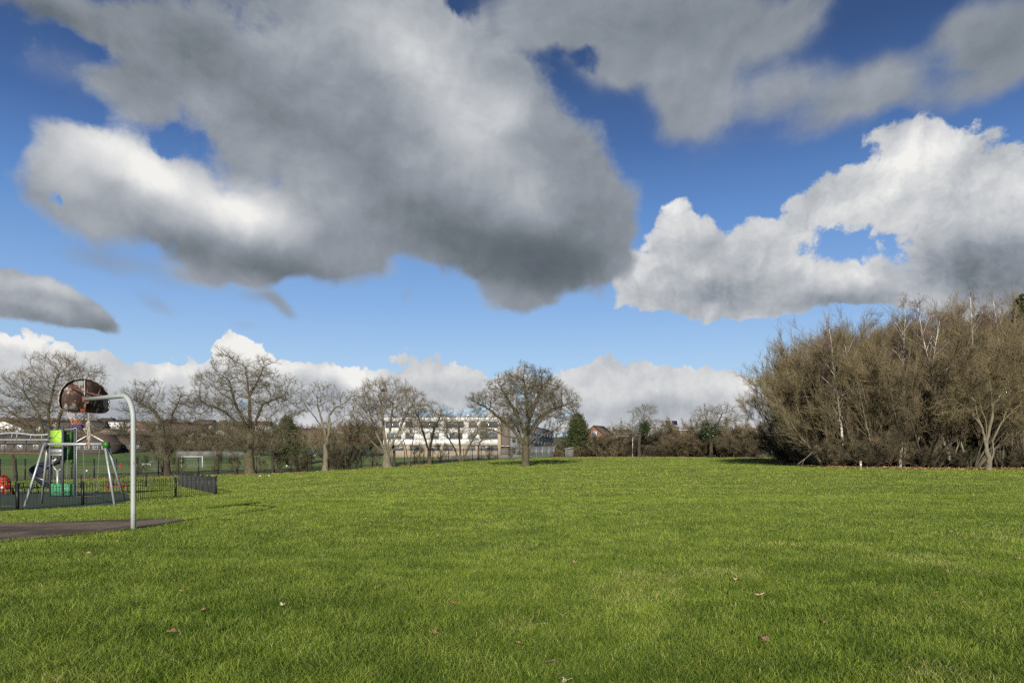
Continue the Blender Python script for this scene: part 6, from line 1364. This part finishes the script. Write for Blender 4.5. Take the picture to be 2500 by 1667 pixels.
def fallen_leaves():
    L = [(220, 1348, 1.2, 'tan leaf on the grass below the tarmac'), (791, 1355, 1.1, 'pale cream leaf alone in the middle left of the grass'), (1404, 1371, 1.3, 'orange-tan leaf right of the picture centre'), (1105, 1472, 1.4, 'copper lobed leaf below the picture centre'), (1853, 1449, 1.7, 'largest tan leaf, on the lower right of the grass'),
         (693, 1474, 1.2, 'straw-coloured leaf left of the copper lobed leaf'), (1320, 1522, 1.1, 'pale dry leaf below the picture centre'), (1057, 1542, 1.2, 'dark curled leaf below the copper lobed leaf'), (1268, 1570, 1.1, 'small reddish leaf near the bottom centre'), (1343, 1613, 1.2, 'brown curled leaf near the bottom centre'), (1384, 1660, 1.0, 'scrap of white paper-like leaf at the bottom centre'),
         (424, 1541, 1.1, 'red-brown leaf low on the left'), (447, 1443, 1.0, 'dark red leaf left of centre'), (600, 1383, 1.0, 'orange leaf in the left middle of the grass'), (493, 1491, 1.0, 'tan leaf under the dark red leaf'), (1622, 1411, .9, 'reddish leaf above the largest tan leaf'), (1795, 1412, 1.0, 'pinkish leaf just above the largest tan leaf'), (2125, 1329, 1.1, 'tan leaf in the right middle of the grass'), (2320, 1297, 1.1, 'tan leaf towards the wood on the right'), (2484, 1363, 1.2, 'tan leaf at the right picture edge'), (2348, 1473, 1.3, 'salmon-coloured leaf low on the right'), (2283, 1444, .9, 'small pinkish leaf beside the salmon-coloured leaf'), (1870, 1558, 1.1, 'dull brown leaf under the largest tan leaf'), (2008, 1517, .9, 'small red leaf right of the largest tan leaf'), (986, 1224, 1.0, 'rusty leaf far out on the grass left of centre'), (2092, 1458, 1.0, 'pink-brown leaf right of the largest tan leaf'), (1340, 1246, 1.0, 'tan leaf far out at the picture centre'), (1268, 1324, .9, 'little orange leaf in the centre of the grass')]
    rnd = random.Random(12); out = [(0, -1), (.22, -.7), (.55, -.75), (.42, -.35), (.85, -.2), (.5, .05), (.72, .5), (.35, .42), (.28, .85), (0, 1.1), (-.3, .8), (-.33, .4), (-.75, .45), (-.5, .0), (-.82, -.25), (-.4, -.36), (-.5, -.78), (-.2, -.7)]
    cols_ = [((.56, .35, .20), (.68, .46, .29)), ((.62, .50, .34), (.70, .58, .42)), ((.42, .21, .12), (.52, .28, .16)), ((.24, .15, .09), (.32, .2, .13))]
    ms = [mat('dead_leaf_tone', a, .7, b, 30) for a, b in cols_]
    for i, (px, py, s_, lab) in enumerate(L):
        # march down the sight line to the turf
        d = 5.0
        while CAM_Z-(py-HY)*d/F > G((px-CX)/F*d, d)+.06 and d < 120: d *= 1.003
        R = .044*s_*(1+d*.008); a = Acc(); V = []; ph = rnd.uniform(0, 6)
        for x, y in out: V.append((x*R, y*R, .35*R*(abs(x)**1.5)*rnd.uniform(.5, 1.6)+.3*R*math.sin(y*2+ph)))
        V2 = [(x, y, z-.002) for x, y, z in V]; m = len(V); T = [(2*m, i_, (i_+1) % m) for i_ in range(m)]+[(2*m+1, m+(i_+1) % m, m+i_) for i_ in range(m)]; Q = [(i_, m+i_, m+(i_+1) % m, (i_+1) % m) for i_ in range(m)]
        a.add(V+V2+[(0, 0, 0), (0, 0, -.002)], Q, T); a.tube([(0, -R, .3*R*math.sin(-2+ph)), (0, -R*1.6, .1*R)], .0018, 4)
        k = 1 if ('cream' in lab or 'white' in lab or 'straw' in lab) else 2 if ('red' in lab or 'rusty' in lab or 'copper' in lab) else 3 if ('dark' in lab or 'brown' in lab) else 0
        o = obj('fallen_leaf', a.mesh('fallen_leaf', ms[k]), loc=P(px, d, z=.06)); o.rotation_euler = (rnd.uniform(-.2, .5), rnd.uniform(-.3, .3), rnd.uniform(0, 6.28)); tag(o, lab, 'leaf', 'fallen leaves scattered on the grass')
fallen_leaves()
def wood_details():
    loc = P(2101, 56.6); a = Acc(); h = 66/3.016*56.6/F*.98; a.tube([(0, 0, -.1), (.01, 0, h*.5), (.0, 0, h-.05), (0, 0, h)], [.11, .10, .10, .07], 10); rt = thing('wooden_post', 'weathered wooden post at the edge of the wood', 'post', loc); obj('post', a.mesh('post', M['wood']), rt); obj('notice', Acc().box((-.03, -.115, h*.55), (.12, .02, .16)).mesh('notice', M['white_paint']), rt)
    c = lambda x, y, d: P(1800+x/3.016, d, 660+y/3.016)
    p = [c(448, 1425, 64), c(500, 1385, 64.5), c(545, 1350, 65), c(582, 1322, 65.5)]; b = np.array(p[0]); a = Acc().tube([np.array(q)-b for q in p], [.05, .045, .035, .015], 7).tube([np.array(p[1])-b, np.array(c(560, 1325, 64.2))-b], [.03, .01], 6).tube([np.array(p[1])-b, np.array(c(470, 1440, 64))-b], [.03, .012], 6)
    o = obj('fallen_branch', a.mesh('fallen_branch', M['bark_pale'], smooth=True), loc=p[0]); tag(o, 'pale broken branch leaning at the foot of the wood', 'branch')
wood_details()
